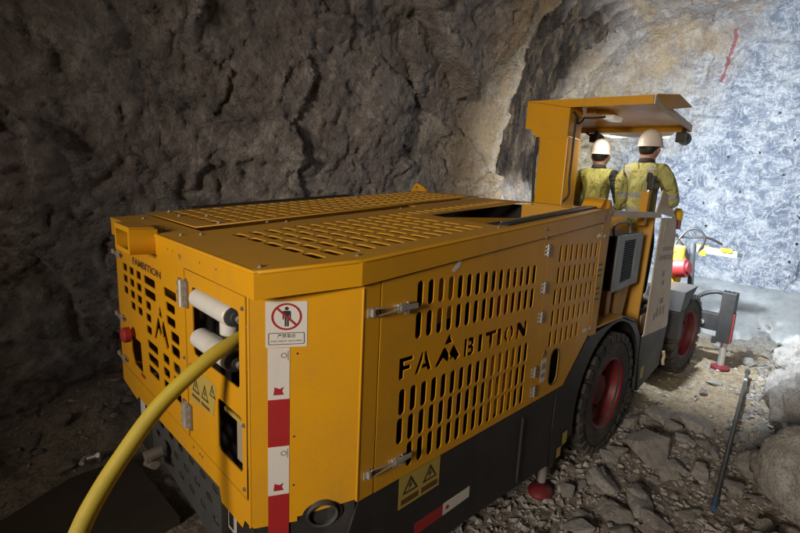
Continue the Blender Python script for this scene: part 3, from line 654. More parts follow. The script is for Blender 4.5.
# red and white reflective tape down the corner
for i, (za, zb, mm_) in enumerate(((1.576, 1.371, 'white'), (1.370, 1.176, 'redtape'), (1.175, 0.968, 'white'), (0.967, 0.70, 'redtape'))):
    tp = panel('reflective_tape', [(0.063, zb), (0.138, zb), (0.138, za), (0.063, za)], [], 0.001, CHAM, M[mm_], rig, lift=0.0014)
    if mm_ == 'white':
        panel('tape_mark', [(0.082, zb + 0.018), (0.118, zb + 0.018), (0.112, zb + 0.034), (0.118, zb + 0.05), (0.104, zb + 0.042), (0.086, zb + 0.05)], [], 0.0006, CHAM, M['print_red'], tp, lift=0.0022)
        panel('tape_mark', circle(0.118, za - 0.03, 0.011, 14), [circle(0.118, za - 0.03, 0.007, 14)], 0.0006, CHAM, M['print_grey'], tp, lift=0.0022)
        panel('tape_mark', [(0.1305, za - 0.05), (0.1335, za - 0.05), (0.1335, za - 0.012), (0.1305, za - 0.012)], [], 0.0006, CHAM, M['print_grey'], tp, lift=0.0022)
for v in (1.57, 1.23, 1.02): panel('rivet_hole', circle(0.165 if v > 1.3 else 0.155, v - 0.02, 0.004, 10), [], 0.0008, CHAM, M['print_black'], rig, lift=0.0008)

# --- rear panels
def rp(y, z): return (-y, z)
RT = 1.771
rh = []
for r in range(3):
    z = 1.605 - r * 0.069
    for y in (1.855, 1.716, 1.577): rh.append(rrect(-y, z, 0.090, 0.044, 0.010))
    if r < 2: rh.append(rrect(-1.378, z, 0.195, 0.044, 0.012))
    else: rh.append(rrect(-1.415, z, 0.09, 0.044, 0.012))
    rh.append(rrect(-1.052, z, 0.18 if r == 0 else 0.13, 0.044, 0.012))
for r in range(2):
    z = 1.398 - r * 0.069
    for y in ((1.716, 1.577, 1.42) if r == 0 else (1.42,)): rh.append(rrect(-y, z, 0.090, 0.044, 0.010))
    rh.append(rrect(-1.0, z, 0.12, 0.05, 0.014))
for r in range(3):
    z = 1.245 - r * 0.072
    rh.append(rrect(-1.37, z, 0.18, 0.046, 0.014)); rh.append(rrect(-1.15, z, 0.10, 0.046, 0.014)); rh.append(rrect(-0.99, z, 0.10, 0.05, 0.014))
# emblem cut out in the middle of the door
def emb(p): return [(-1.335 + a * 0.24, 1.30 + b * 0.21) for a, b in p]
rh += [emb([(.36, .72), (.62, .72), (.50, 1.0)]), emb([(.0, .05), (.14, .05), (.34, .38), (.46, .22), (.56, .34), (.38, .66), (.32, .66)]), emb([(.55, .46), (.66, .66), (.72, .66), (1, .12), (.86, .0), (.70, .28), (.62, .2)])]
rh.append([rp(1.80, 1.205), rp(1.60, 1.205), rp(1.58, 1.03), rp(1.75, 1.03), rp(1.80, 1.10)])
rd = panel('rear_door', [rp(2.035, 0.955), rp(0.848, 0.955), rp(0.848, RT), rp(2.035, RT)], rh, 0.005, REAR, M['yellow'], rig, lift=0.002)
text('door_lettering', 'FAMBITION', 0.052, REAR @ Matrix.Translation((-1.425, 1.672, 0.003)), M['print_brown'], rd, width=0.50, bold=0.0015)
lathe('emergency_button', [(0.0, 0.03), (0.02, 0.03), (0.022, 0.045), (0.05, 0.045), (0.062, 0.03), (0.064, 0.005)], (-0.002, 1.73, 1.225), (-1, 0, 0), M['redbright'], rd, 20)
decal('door_print', -1.62, -1.54, 1.00, 1.02, REAR, M['print_red'], rd)
for y, z in ((0.846, 1.655), (0.846, 1.065)): inst(HM, 'hinge', REAR @ Matrix.Translation((-y, z, 0.003)) @ Matrix.Scale(1.7, 4), rd)
for z in (1.275, 1.01, 1.67): inst(LM, 'latch', REAR @ Matrix.Translation((-2.055, z, 0.004)) @ Matrix.Scale(0.8, 4), rd)
win = rrect(-0.515, 1.548, 0.478, 0.308, 0.02); hnd = rrect(-0.375, 1.165, 0.235, 0.235, 0.022)
rpn = panel('roller_panel', [rp(0.836, 0.957), rp(0.221, 0.957), rp(0.221, RT - 0.004), rp(0.836, RT - 0.004)], [win, hnd], 0.005, REAR, M['yellow'], rig, lift=0.002)
panel('corner_panel', [rp(0.209, 0.845), rp(0.200, 0.845), rp(0.200, 1.80), rp(0.209, 1.80)], [], 0.005, REAR, M['yellow'], rig, lift=0.001)
panel('lower_rail', [rp(2.05, 0.83), rp(1.75, 0.80), rp(1.72, 0.83), rp(0.50, 0.86), rp(0.48, 0.80), rp(0.27, 0.80), rp(0.25, 0.845), rp(0.21, 0.845), rp(0.21, 0.948), rp(2.05, 0.948)], [], 0.006, REAR, M['yellow'], rig)
panel('rear_frame', [rp(2.05, 1.772), rp(0.21, 1.772), rp(0.21, 1.86), rp(2.05, 1.86)], [], 0.006, REAR, M['yellow'], rig, lift=-0.008)
text('rail_mark', 'T9', 0.034, REAR @ Matrix.Translation((-0.86, 1.815, 0.0122)), M['print_brown'], rig)
for y, z in ((0.24, 1.72), (0.24, 1.26), (0.24, 0.99), (0.815, 1.72), (0.79, 1.33), (0.87, 1.34)): bolt(REAR @ Matrix.Translation((-y, z, 0.003)), rpn, 0.8)
for y in (0.95, 0.62, 0.45, 1.02): panel('rivet_hole', circle(-y, 1.83, 0.004, 10), [], 0.0006, REAR, M['print_black'], rig, lift=0.0126)
for y in (0.80, 0.72, 0.69): panel('rivet_hole', circle(-y, 0.915, 0.007, 10), [], 0.0006, REAR, M['print_brown'], rig, lift=0.001)
# cable guide rollers in the window
for z, x in ((1.655, 0.026), (1.472, 0.026)):
    ro = lathe('guide_roller', [(0, 0.012), (0, 0.036), (0.01, 0.044), (0.355, 0.044), (0.365, 0.036), (0.365, 0.012)], (x - 0.006, 0.735, z), (0, -1, 0), M['roller'], rig, 24)
    lathe('roller_cap', [(0, 0.040), (0.012, 0.040), (0.016, 0.022), (0.03, 0.022), (0.03, 0.012), (0.05, 0.012)], (x - 0.006, 0.37, z), (0, -1, 0), M['grey_steel'], ro, 16)
    cyl('roller_bolt', (x - 0.006, 0.322, z), (x - 0.006, 0.308, z), 0.016, M['chrome'], ro, 6)
for y, x in ((0.62, 0.10), (0.40, 0.11)):
    lathe('guide_roller', [(0, 0.012), (0, 0.034), (0.01, 0.040), (0.27, 0.040), (0.28, 0.034), (0.28, 0.012)], (x, y, 1.41), (0, 0, 1), M['roller'], rig, 24)
box('roller_bracket', 0.01, 0.05, 0.285, 0.305, 1.50, 1.62, M['white'], rig, 0.003)
box('recess_back', 0.18, 0.19, 0.23, 0.82, 1.0, 1.75, M['interior'], rig, 0)
box('recess_box', 0.10, 0.11, 0.22, 0.55, 0.98, 1.36, M['interior'], rig, 0)
box('recess_handle', 0.01, 0.03, 0.29, 0.46, 1.232, 1.25, M['sticker_yellow'], rig, 0.004)
bm = bmesh.new(); abox(bm, 0.022, 0.03, 0.262, 0.365, 1.052, 1.225); bmo('recess_cover', bm, M['print_grey'], rig)
st = panel('warning_sticker', [rp(0.80, 1.155), rp(0.54, 1.178), rp(0.50, 1.32), rp(0.615, 1.335), rp(0.80, 1.30)], [], 0.0008, REAR, M['sticker_yellow'], rpn, lift=0.0032)
triangle(-0.735, 1.245, 0.042, REAR, st); triangle(-0.63, 1.245, 0.042, REAR, st); triangle(-0.545, 1.285, 0.032, REAR, st)
for u0, u1 in ((-0.785, -0.69), (-0.675, -0.58)): decal('sticker_print', u0, u1, 1.182, 1.196, REAR, M['print_brown'], st, 0.004)
# tail box under the lid
bm = bmesh.new(); F4 = plane_frame((-0.115, 0, 0), (0, -1, 0), (0, 0, 1))
panel('tail_box', [(-1.47, 1.78), (-1.20, 1.78), (-1.20, 1.905), (-1.47, 1.905)], [[(-1.445, 1.80), (-1.23, 1.80), (-1.23, 1.885), (-1.445, 1.885)]], 0.113, F4, M['yellow'], rig)
box('tail_box_back', -0.02, -0.013, 1.21, 1.46, 1.785, 1.90, M['interior'], rig, 0)
box('tail_box_roof', -0.118, -0.013, 1.195, 1.475, 1.905, 1.912, M['yellow_dusty'], rig, 0.002)
# far side, bulkheads, inside
panel('side_wall', [(0.0, 0.83), (2.45, 0.83), (2.45, zl(2.45) - 0.02), (0.0, 1.86)], [], 0.006, plane_frame((0, 2.05, 0), (1, 0, 0), (0, 0, 1)), M['yellow'], rig)
box('bulkhead', 2.44, 2.455, 0.02, 2.04, 0.85, 2.13, M['interior'], rig, 0)
bm = bmesh.new(); abox(bm, 0.35, 2.3, 0.35, 1.75, 0.87, 1.55); abox(bm, 0.6, 1.9, 0.22, 0.5, 0.95, 1.3)
for i in range(7): acyl(bm, (0.5 + i * 0.25, 0.2, 1.0 + (i % 3) * 0.12), (0.6 + i * 0.25, 0.2, 1.62), 0.025, seg=8)
bmo('engine_block', bm, M['interior'], rig)
box('pump_housing', 1.45, 1.66, 0.10, 0.30, 1.20, 1.75, M['red'], rig, 0.02)
# pillar at the end of the hood and its lug
panel('hood_pillar', [(2.452, 1.178), (2.56, 1.172), (2.60, 2.165), (2.548, 2.225), (2.535, 2.225), (2.525, 2.165), (2.452, 2.15)], [], 0.05, SIDE, M['yellow_dusty'], rig, lift=0.006)
panel('lifting_lug', [(2.43, 2.16), (2.53, 2.16), (2.53, 2.23), (2.50, 2.235)], [], 0.16, plane_frame((0, 0.02, 0), (1, 0, 0), (0, 0, 1)), M['yellow'], rig)
for z in (2.185, 2.13, 2.14): bolt(SIDE @ Matrix.Translation((2.56, z, 0.006)), rig, 0.7)

# --- black chassis
box('chassis', 0.32, 2.05, 0.06, 1.95, 0.34, 0.862, M['black'], rig, 0.02)
panel('chassis_skirt', [(0.30, 0.70), (0.42, 0.52), (0.75, 0.37), (2.02, 0.27), (2.02, 0.871), (0.36, 0.871)], [], 0.012, SIDE, M['black'], rig, lift=-0.004)
panel('chassis_skirt', [(0.02, 0.62), (CHL * 0.8, 0.62), (CHL * 0.98, 0.70), (CHL * 0.98, 0.888), (CHL * 0.4, 0.852), (0.02, 0.832)], [], 0.008, CHAM, M['black'], rig, lift=-0.006)
box('skirt_rib', 1.60, 1.615, -0.012, 0.01, 0.34, 0.80, M['black'], rig, 0.003)
ph = [rrect(-1.60 + c_ * 0.16 + (0.08 if r_ % 2 else 0), 0.79 - r_ * 0.085, 0.075, 0.035, 0.012) for r_ in range(4) for c_ in range(6)]
panel('perforated_plate', [(-1.72, 0.47), (-0.58, 0.40), (-0.56, 0.845), (-1.72, 0.845)], ph, 0.006, plane_frame((0.06, 0, 0), (0, -1, 0), (0, 0, 1)), M['grey_steel'], rig)
box('tail_block', 0.02, 0.30, 0.22, 0.56, 0.36, 0.80, M['black'], rig, 0.02)
ls = decal('warning_sticker', -0.455, -0.37, 0.685, 0.80, plane_frame((0.018, 0, 0), (0, -1, 0), (0, 0, 1)), M['white'], rig, 0.002)
decal('sticker_print', -0.445, -0.40, 0.70, 0.77, plane_frame((0.018, 0, 0), (0, -1, 0), (0, 0, 1)), M['print_black'], ls, 0.003)
box('corner_leg', 0.05, 0.25, 1.72, 1.98, 0.40, 0.84, M['black'], rig, 0.02)
decal('warning_sticker', -1.90, -1.80, 0.62, 0.74, plane_frame((0.05, 0, 0), (0, -1, 0), (0, 0, 1)), M['white'], rig, 0.002)
decal('warning_sticker', -1.235, -1.185, 0.76, 0.86, plane_frame((0.052, 0, 0), (0, -1, 0), (0, 0, 1)), M['white'], rig, 0.004)
cyl('tow_pin', (0.02, 1.38, 0.62), (-0.06, 1.38, 0.61), 0.035, M['bolt'], rig, 16); cyl('tow_pin', (-0.03, 1.46, 0.53), (-0.03, 1.32, 0.58), 0.022, M['bolt'], rig, 14)
st = decal('warning_sticker', 0.585, 0.855, 0.70, 0.872, SIDE, M['sticker_yellow'], rig, -0.003)
for uu in (0.655, 0.785): triangle(uu, 0.80, 0.048, SIDE, st, lift=-0.002); decal('sticker_print', uu - 0.055, uu + 0.055, 0.715, 0.745, SIDE, M['print_brown'], st, -0.002)
decal('reflective_tape', 0.70, 0.90, 0.492, 0.562, SIDE, M['redtape'], rig, -0.003); tp = decal('reflective_tape', 0.902, 1.117, 0.492, 0.562, SIDE, M['white'], rig, -0.003)
panel('tape_mark', circle(0.935, 0.527, 0.012, 12), [], 0.0008, SIDE, M['print_red'], tp, lift=-0.002)
# rear stabiliser
cyl('jack_rod', (2.12, 0.09, 0.05), (2.12, 0.09, 0.4), 0.032, M['chrome'], rig, 18)
lathe('jack_foot', [(0, 0.02), (0.0, 0.095), (0.02, 0.10), (0.04, 0.085), (0.06, 0.045), (0.065, 0.02)], (2.12, 0.09, -0.05), (0, 0, 1), M['red'], rig, 24)
decal('warning_sticker', 2.20, 2.27, 0.36, 0.46, SIDE, M['sticker_yellow'], rig, 0.006); decal('warning_sticker', 2.13, 2.19, 0.28, 0.36, SIDE, M['sticker_yellow'], rig, 0.006)

# --- rear fender with its wheel arch
WC = (3.02, 0.52)
arc = [(WC[0] + 0.665 * math.cos(R(a)), WC[1] + 0.665 * math.sin(R(a))) for a in range(-14, 195, 6)]
outl = [(2.03, 0.25), (2.03, 0.868), (2.11, 0.862), (2.455, 1.17), (3.12, 1.215), (3.48, 1.105), (3.665, 0.92), (3.73, 0.30)] + arc
panel('fender', outl, [], 0.03, SIDE, M['black'], rig, lift=0.0)
bm = bmesh.new(); pr = None
for a in range(-14, 195, 8):
    q_ = [bm.verts.new((WC[0] + 0.668 * math.cos(R(a)), yy_, WC[1] + 0.668 * math.sin(R(a)))) for yy_ in (0.0, 0.5)]
    if pr: bm.faces.new((pr[0], pr[1], q_[1], q_[0]))
    pr = q_
bmo('arch_liner', bm, M['interior'], rig)
box('fender_step', 2.57, 3.13, 0.0, 0.55, 1.21, 1.226, M['yellow_dusty'], rig, 0.004)
bm = bmesh.new(); hexa(bm, [(3.13, 0.0, 1.20), (3.47, 0.0, 1.10), (3.47, 0.5, 1.10), (3.13, 0.5, 1.20), (3.13, 0.0, 1.226), (3.47, 0.0, 1.125), (3.47, 0.5, 1.125), (3.13, 0.5, 1.226)]); bmo('fender_step', bm, M['grey_steel'], rig)

# --- wheels
def tyre_mesh(Rr=0.565, W=0.34):
    prof = [(-W / 2 + .03, 0.30), (-W / 2 + .005, 0.34), (-W / 2, 0.42), (-W / 2 + .012, 0.50), (-W / 2 + .04, 0.538), (-W / 2 + .08, 0.548), (0, 0.55), (W / 2 - .08, 0.548), (W / 2 - .04, 0.538), (W / 2 - .012, 0.50), (W / 2, 0.42), (W / 2 - .005, 0.34), (W / 2 - .03, 0.30)]
    bm = bmesh.new(); seg = 64; rings_ = []
    for h, r in prof: rings_.append([bm.verts.new((r * math.cos(2 * math.pi * k / seg), h, r * math.sin(2 * math.pi * k / seg))) for k in range(seg)])
    for p, q in zip(rings_, rings_[1:] + rings_[:1]):
        for k in range(seg): bm.faces.new((p[k], p[(k + 1) % seg], q[(k + 1) % seg], q[k]))
    n = 28
    for i in range(n):
        for s_ in (-1, 1):
            a = 2 * math.pi * (i + (0.5 if s_ > 0 else 0)) / n; da = 2 * math.pi / n * 0.33
            def pt(y, r, aa): return (r * math.cos(aa), y, r * math.sin(aa))
            y1, y0 = s_ * (W / 2 + 0.004), s_ * 0.012
            hexa(bm, [pt(y0, 0.54, a - da * .9), pt(y1, 0.485, a - da), pt(y1, 0.485, a + da), pt(y0, 0.54, a + da * .9),
                      pt(y0, Rr, a - da * .9 + .05), pt(y1 * 0.965, Rr - 0.012, a - da), pt(y1 * 0.965, Rr - 0.012, a + da), pt(y0, Rr, a + da * .9 + .05)])
    bmesh.ops.recalc_face_normals(bm, faces=bm.faces[:]); me = bpy.data.meshes.new('tyre'); bm.to_mesh(me); bm.free(); me.materials.append(M['rubber']); return me
def rim_mesh():
    bm = bmesh.new(); seg = 48; rings_ = []
    for h, r in ((-0.150, 0.345), (-0.165, 0.325), (-0.15, 0.305), (-0.06, 0.29), (-0.03, 0.24), (-0.03, 0.15), (-0.075, 0.135), (-0.085, 0.02)):
        rings_.append([bm.verts.new((r * math.cos(2 * math.pi * k / seg), h, r * math.sin(2 * math.pi * k / seg))) for k in range(seg)])
    for p, q in zip(rings_, rings_[1:]):
        for k in range(seg): bm.faces.new((p[k], p[(k + 1) % seg], q[(k + 1) % seg], q[k]))
    bm.faces.new(rings_[-1])
    for k in range(10):
        a = 2 * math.pi * k / 10; acyl(bm, (0.195 * math.cos(a), -0.03, 0.195 * math.sin(a)), (0.195 * math.cos(a), -0.055, 0.195 * math.sin(a)), 0.016, seg=6)
    bmesh.ops.recalc_face_normals(bm, faces=bm.faces[:]); me = bpy.data.meshes.new('rim'); bm.to_mesh(me); bm.free(); me.materials.append(M['red']); return me
TM, RM = tyre_mesh(), rim_mesh()
def shade_me(me, ang):
    bm = bmesh.new(); bm.from_mesh(me)
    for f in bm.faces: f.smooth = True
    for e_ in bm.edges: e_.smooth = not (len(e_.link_faces) == 2 and e_.calc_face_angle(0) > R(ang))
    bm.to_mesh(me); bm.free()
shade_me(TM, 28); shade_me(RM, 30)
for x, y, z, flip, rz in ((3.02, 0.165, 0.52, 0, 0), (3.02, 1.88, 0.52, 1, 0), (5.68, 0.19, 0.53, 0, -4), (5.68, 1.88, 0.53, 1, -4)):
    wh = empty('wheel', (x, y, z), rig); Fm = Matrix.Rotation(R(rz) + math.pi * flip, 4, 'Z') @ Matrix.Rotation(random.random() * 6, 4, 'Y')
    for nm, me in (('tyre', TM), ('rim', RM)):
        o = bpy.data.objects.new(nm, me); C.objects.link(o); o.parent = wh; o.matrix_basis = Fm
cyl('axle', (3.02, 0.3, 0.52), (3.02, 1.75, 0.52), 0.11, M['black'], rig, 16); cyl('axle', (5.68, 0.3, 0.53), (5.68, 1.75, 0.53), 0.11, M['black'], rig, 16)
box('centre_frame', 2.0, 6.6, 0.55, 1.5, 0.45, 0.98, M['black'], rig, 0.03)

# --- open bay with the finned grey unit
panel('bay_rail', [(2.602, 2.098), (3.775, 2.100), (3.775, 2.15), (2.602, 2.148)], [], 0.05, SIDE, M['cream'], rig)
box('bay_wall', 2.60, 3.76, 0.95, 0.97, 1.0, 2.12, M['interior'], rig, 0)
box('bay_wall', 2.50, 2.52, 0.05, 0.95, 1.2, 2.12, M['interior'], rig, 0)
box('bay_floor', 2.57, 3.76, 0.40, 0.95, 1.12, 1.14, M['yellow_dusty'], rig, 0)
bm = bmesh.new(); hexa(bm, [(3.67, 0.055, 0.93), (3.70, 0.055, 0.93), (3.70, 0.8, 0.93), (3.67, 0.8, 0.93), (3.755, 0.055, 2.095), (3.785, 0.055, 2.095), (3.785, 0.8, 2.095), (3.755, 0.8, 2.095)]); bmo('bay_wall', bm, M['yellow_dusty'], rig)
UF = plane_frame((2.905, 0.06, 1.455), (1, 0.03, 0.035), (0.02, 0, 1))
ub = box('finned_unit', 0.004, 0.616, 0.004, 0.476, -0.30, 0, M['interior'], rig, 0.01, UF)
panel('unit_frame', [(0, 0), (0.62, 0), (0.62, 0.48), (0, 0.48)], [[(0.15, 0.06), (0.45, 0.06), (0.45, 0.43), (0.15, 0.43)]], 0.016, UF, M['unit_grey'], ub, lift=0.018)
decal('unit_core', 0.14, 0.46, 0.05, 0.44, UF, M['interior'], ub, 0.004)
for i in range(17): box('fin', 0.15, 0.45, 0.066 + i * 0.0215, 0.074 + i * 0.0215, 0.002, 0.014, M['black'], ub, 0, UF)
tube('unit_handle', [UF @ Vector(p) for p in ((0.05, 0.47, -0.05), (0.06, 0.55, -0.06), (0.20, 0.575, -0.06), (0.40, 0.57, -0.06), (0.44, 0.53, -0.06), (0.44, 0.47, -0.05))], 0.013, M['unit_grey'], ub)
for u in (0.06, 0.56):
    for v in (0.05, 0.43): bolt(UF @ Matrix.Translation((u, v, 0.018)), ub, 0.8)
box('unit_bracket', 2.95, 3.05, 0.1, 0.4, 1.13, 1.46, M['yellow_dusty'], rig, 0.01)
bm = bmesh.new(); hexa(bm, [(3.18, 0.12, 1.13), (3.40, 0.12, 1.13), (3.40, 0.3, 1.13), (3.18, 0.3, 1.13), (3.22, 0.12, 1.42), (3.50, 0.12, 1.44), (3.50, 0.3, 1.44), (3.22, 0.3, 1.42)]); bmo('valve_bracket', bm, M['yellow_dusty'], rig)
for k_, (a, b, c_, d_) in enumerate(((3.12, 1.2, 3.30, 1.6), (3.35, 1.15, 3.55, 1.5), (3.5, 1.2, 3.62, 1.7), (2.75, 1.2, 2.8, 1.9))):
    tube('hydraulic_hose', [(a, 0.25, b), (a + 0.05, 0.2, b + 0.12), ((a + c_) / 2, 0.22, (b + d_) / 2 + 0.05), (c_, 0.4, d_), (c_, 0.8, d_ + 0.1)], 0.02, M['hose'], rig)
tube('hydraulic_hose', [(2.70, 0.3, 2.05), (2.85, 0.25, 1.96), (3.05, 0.3, 2.02), (3.3, 0.5, 2.0)], 0.018, M['hose'], rig)

# --- cream front panel with its print, black lower body
fp = panel('front_panel', [(3.765, 0.93), (3.725, 0.905), (4.50, 0.868), (4.53, 0.90), (4.29, 2.06), (4.25, 2.10), (3.80, 2.10)], [circle(4.24, 1.665, 0.022, 12, 0.014), circle(4.43, 1.73, 0.012, 8)], 0.012, SIDE, M['cream'], rig, lift=0.004)
FPF = SIDE @ Matrix.Translation((0, 0, 0.005))
panel('cover_plate', [(3.90, 1.845), (4.30, 1.83), (4.255, 2.065), (3.915, 2.075)], [], 0.004, SIDE, M['cream'], fp, lift=0.009)
for u, v in ((3.93, 1.865), (4.27, 1.85), (3.945, 2.05), (4.225, 2.045)): bolt(SIDE @ Matrix.Translation((u, v, 0.009)), fp, 0.9)
for q_ in range(6): decal('panel_print', 3.97 + q_ * 0.055, 4.005 + q_ * 0.055, 1.762, 1.805, SIDE, M['print_grey'], fp, 0.0052)
text('panel_print', 'FAMBITION', 0.075, FPF @ Matrix.Translation((4.12, 1.69, 0)) @ Matrix.Rotation(R(-2), 4, 'Z'), M['print_grey'], fp, width=0.46)
for u, v, a, b in ((4.10, 1.52, .07, .06), (4.13, 1.42, .06, .05), (4.17, 1.22, .10, .06), (4.08, 1.10, .06, .1), (4.18, 1.10, .05, .1), (4.28, 1.10, .05, .1), (4.0, 1.07, .05, .08)):
    decal('panel_print', u - a / 2, u + a / 2, v - b / 2, v + b / 2, SIDE, M['print_grey'], fp, 0.0052)
box('front_body', 3.80, 4.40, 0.06, 1.9, 0.80, 1.10, M['cream'], rig, 0.01)
panel('lower_box', [(3.71, 0.902), (3.80, 0.30), (4.46, 0.42), (4.53, 0.863)], [], 0.5, SIDE, M['black'], rig, lift=0.0)
decal('warning_sticker', 3.83, 3.92, 0.42, 0.55, SIDE, M['sticker_yellow'], rig, 0.002)
tube('cable_end', [(4.48, -0.02, 0.58), (4.495, -0.03, 0.52), (4.49, -0.025, 0.47), (4.505, -0.03, 0.42)], 0.018, M['cream'], rig)
panel('glare_plate', [(3.62, 2.15), (4.25, 2.10), (3.98, 2.27), (3.72, 2.36)], [], 0.012, SIDE, M['cream'], rig, lift=0.002)
box('platform', 2.62, 4.6, 0.98, 2.0, 1.10, 1.16, M['grey_steel'], rig, 0.01); box('platform', 3.79, 4.6, 0.07, 0.98, 1.10, 1.16, M['grey_steel'], rig, 0.01)
# control post with its joystick head
bm = bmesh.new(); hexa(bm, [(3.52, 0.07, 2.02), (3.58, 0.07, 2.02), (3.58, 0.14, 2.02), (3.52, 0.14, 2.02), (3.53, 0.062, 2.33), (3.59, 0.062, 2.33), (3.59, 0.136, 2.33), (3.53, 0.136, 2.33)]); bmo('control_post', bm, M['yellow'], rig)
jh = box('joystick_head', 3.54, 3.62, 0.035, 0.10, 2.35, 2.48, M['hose'], rig, 0.015)
box('joystick_grip', 3.55, 3.60, 0.075, 0.115, 2.42, 2.51, M['hose'], jh, 0.012); box('joystick_grip', 3.55, 3.60, -0.005, 0.05, 2.36, 2.42, M['hose'], jh, 0.012)
cyl('joystick_stem', (3.57, 0.09, 2.33), (3.575, 0.08, 2.37), 0.02, M['chrome'], jh)

# --- canopy: column, roof plate, flanges, lamps
box('canopy_column', 3.17, 3.42, 0.765, 1.085, 1.1, 2.80, M['yellow'], rig, 0.012)
cc = panel('canopy_head', [(-1.262, 2.875), (-1.19, 2.865), (-1.13, 2.79), (-1.085, 2.79), (-1.085, 2.78), (-0.775, 2.78), (-0.775, 3.05), (-0.80, 3.128), (-1.262, 3.135)], [], 0.26, plane_frame((3.165, 0, 0), (0, -1, 0), (0, 0, 1)), M['yellow'], rig, lift=0.0)
cr_ = empty('canopy_roof', (3.7, 0.6, 3.08), rig)
def rf(name, pts, mat):
    bm = bmesh.new(); hexa(bm, pts); return bmo(name, bm, mat, cr_)
rf('roof_plate', [(3.16, 0.0, 3.09), (4.30, 0.0, 3.035), (4.30, 1.26, 3.05), (3.16, 1.26, 3.115), (3.16, 0.0, 3.10), (4.30, 0.0, 3.045), (4.30, 1.26, 3.06), (3.16, 1.26, 3.13)], M['yellow'])
rf('rear_flange', [(3.145, 0.0, 3.035), (3.159, 0.0, 3.035), (3.159, 0.78, 3.052), (3.145, 0.78, 3.052), (3.145, 0.0, 3.108), (3.159, 0.0, 3.108), (3.159, 1.26, 3.136), (3.145, 1.26, 3.136)], M['yellow'])
rf('side_flange', [(3.16, -0.012, 3.035), (4.31, -0.012, 2.985), (4.31, -0.001, 2.985), (3.16, -0.001, 3.035), (3.16, -0.012, 3.108), (4.31, -0.012, 3.05), (4.31, -0.001, 3.05), (3.16, -0.001, 3.108)], M['cream'])
rf('front_flange', [(4.302, 0.0, 2.985), (4.314, 0.0, 2.985), (4.314, 1.26, 3.0), (4.302, 1.26, 3.0), (4.302, 0.0, 3.048), (4.314, 0.0, 3.048), (4.314, 1.26, 3.065), (4.302, 1.26, 3.065)], M['yellow'])
rf('front_visor', [(4.32, 0.12, 3.03), (4.75, 0.35, 2.99), (4.75, 1.05, 3.01), (4.32, 1.2, 3.04), (4.32, 0.12, 3.04), (4.75, 0.35, 3.0), (4.75, 1.05, 3.02), (4.32, 1.2, 3.05)], M['cream'])
rf('side_visor', [(3.17, -0.014, 3.108), (3.48, -0.10, 3.162), (3.88, -0.10, 3.138), (3.45, -0.014, 3.045), (3.17, -0.014, 3.118), (3.48, -0.10, 3.172), (3.88, -0.10, 3.148), (3.45, -0.014, 3.055)], M['yellow_dusty'])
# lamp fitting under the roof with its lead
lf = box('roof_lamp', 3.50, 3.75, 0.55, 0.73, 3.045, 3.095, M['yellow'], cr_, 0.01)
box('lamp_bracket', 3.46, 3.56, 0.66, 0.76, 3.05, 3.10, M['yellow'], rig, 0.006)
bm = bmesh.new(); hexa(bm, [(3.56, 0.52, 3.005), (3.72, 0.50, 3.0), (3.72, 0.60, 3.005), (3.56, 0.62, 3.01), (3.55, 0.51, 3.044), (3.73, 0.49, 3.044), (3.73, 0.61, 3.044), (3.55, 0.63, 3.044)]); bmo('lamp_lens', bm, M['lit_soft'], rig)
tube('lamp_lead', [(3.56, 0.60, 3.03), (3.49, 0.68, 3.01), (3.42, 0.75, 3.00), (3.36, 0.74, 2.96), (3.30, 0.752, 2.93), (3.25, 0.755, 3.0), (3.2, 0.757, 3.02)], 0.011, M['hose'], rig)
tube('lamp_lead', [(3.25, 0.75, 2.98), (3.22, 0.735, 2.80), (3.23, 0.74, 2.6), (3.22, 0.735, 2.4), (3.21, 0.72, 2.25), (3.19, 0.78, 2.17)], 0.011, M['hose'], rig)
for y, x in ((1.135, 3.22), (1.165, 3.25)): tube('hydraulic_line', [(x, y, 2.86), (x, y + .01, 2.6), (x, y, 2.35), (x + 0.01, y - .01, 2.1)], 0.011, M['hose'], rig)
for y, z in ((1.02, 2.935), (0.055, 2.925)):
    wl = lathe('work_lamp', [(0, 0.02), (0.0, 0.045), (0.02, 0.062), (0.10, 0.066), (0.115, 0.066), (0.116, 0.055)], (4.24, y, z), (1, 0, -0.05), M['hose'], rig, 20)
    box('work_lamp_body', 4.20, 4.25, y - 0.055, y + 0.055, z - 0.055, z + 0.045, M['hose'], wl, 0.012)
    box('lamp_stem', 4.25, 4.28, y - 0.015, y + 0.015, z + 0.04, 3.02, M['black'], wl, 0.003)
    cyl('lamp_glass', (4.355, y, z - 0.006), (4.362, y, z - 0.006), 0.055, M['lit'], wl, 20)
cyl('lamp_knob', (4.22, 1.06, 2.95), (4.20, 1.12, 2.99), 0.012, M['hose'], rig, 8)

# --- beacon and boom carrier beyond the panel
bc = lathe('beacon', [(0, 0.05), (0.02, 0.055), (0.03, 0.05), (0.09, 0.05), (0.12, 0.03), (0.125, 0.01)], (4.42, 0.03, 2.08), (0, 0, 1), M['brightyellow'], rig, 18)
box('beacon_base', 4.38, 4.46, -0.01, 0.07, 1.98, 2.08, M['redbright'], bc, 0.01); box('beacon_bracket', 4.32, 4.44, 0.0, 0.05, 1.90, 1.93, M['cream'], rig, 0.005)
box('mudguard', 4.86, 5.06, -0.04, 0.40, 0.62, 0.98, M['black'], rig, 0.015)
bm = bmesh.new(); hexa(bm, [(4.86, -0.04, 0.985), (5.06, -0.04, 0.985), (5.06, 0.40, 0.985), (4.86, 0.40, 0.985), (4.93, -0.05, 1.22), (5.5, -0.05, 1.24), (5.5, 0.40, 1.24), (4.93, 0.40, 1.22)]); bmo('mudguard', bm, M['grey_steel'], rig)
bo = empty('boom', (6.6, 0.5, 1.4), rig)
def bb(name, *a, **k_): return box(name, *a, bo, **k_)
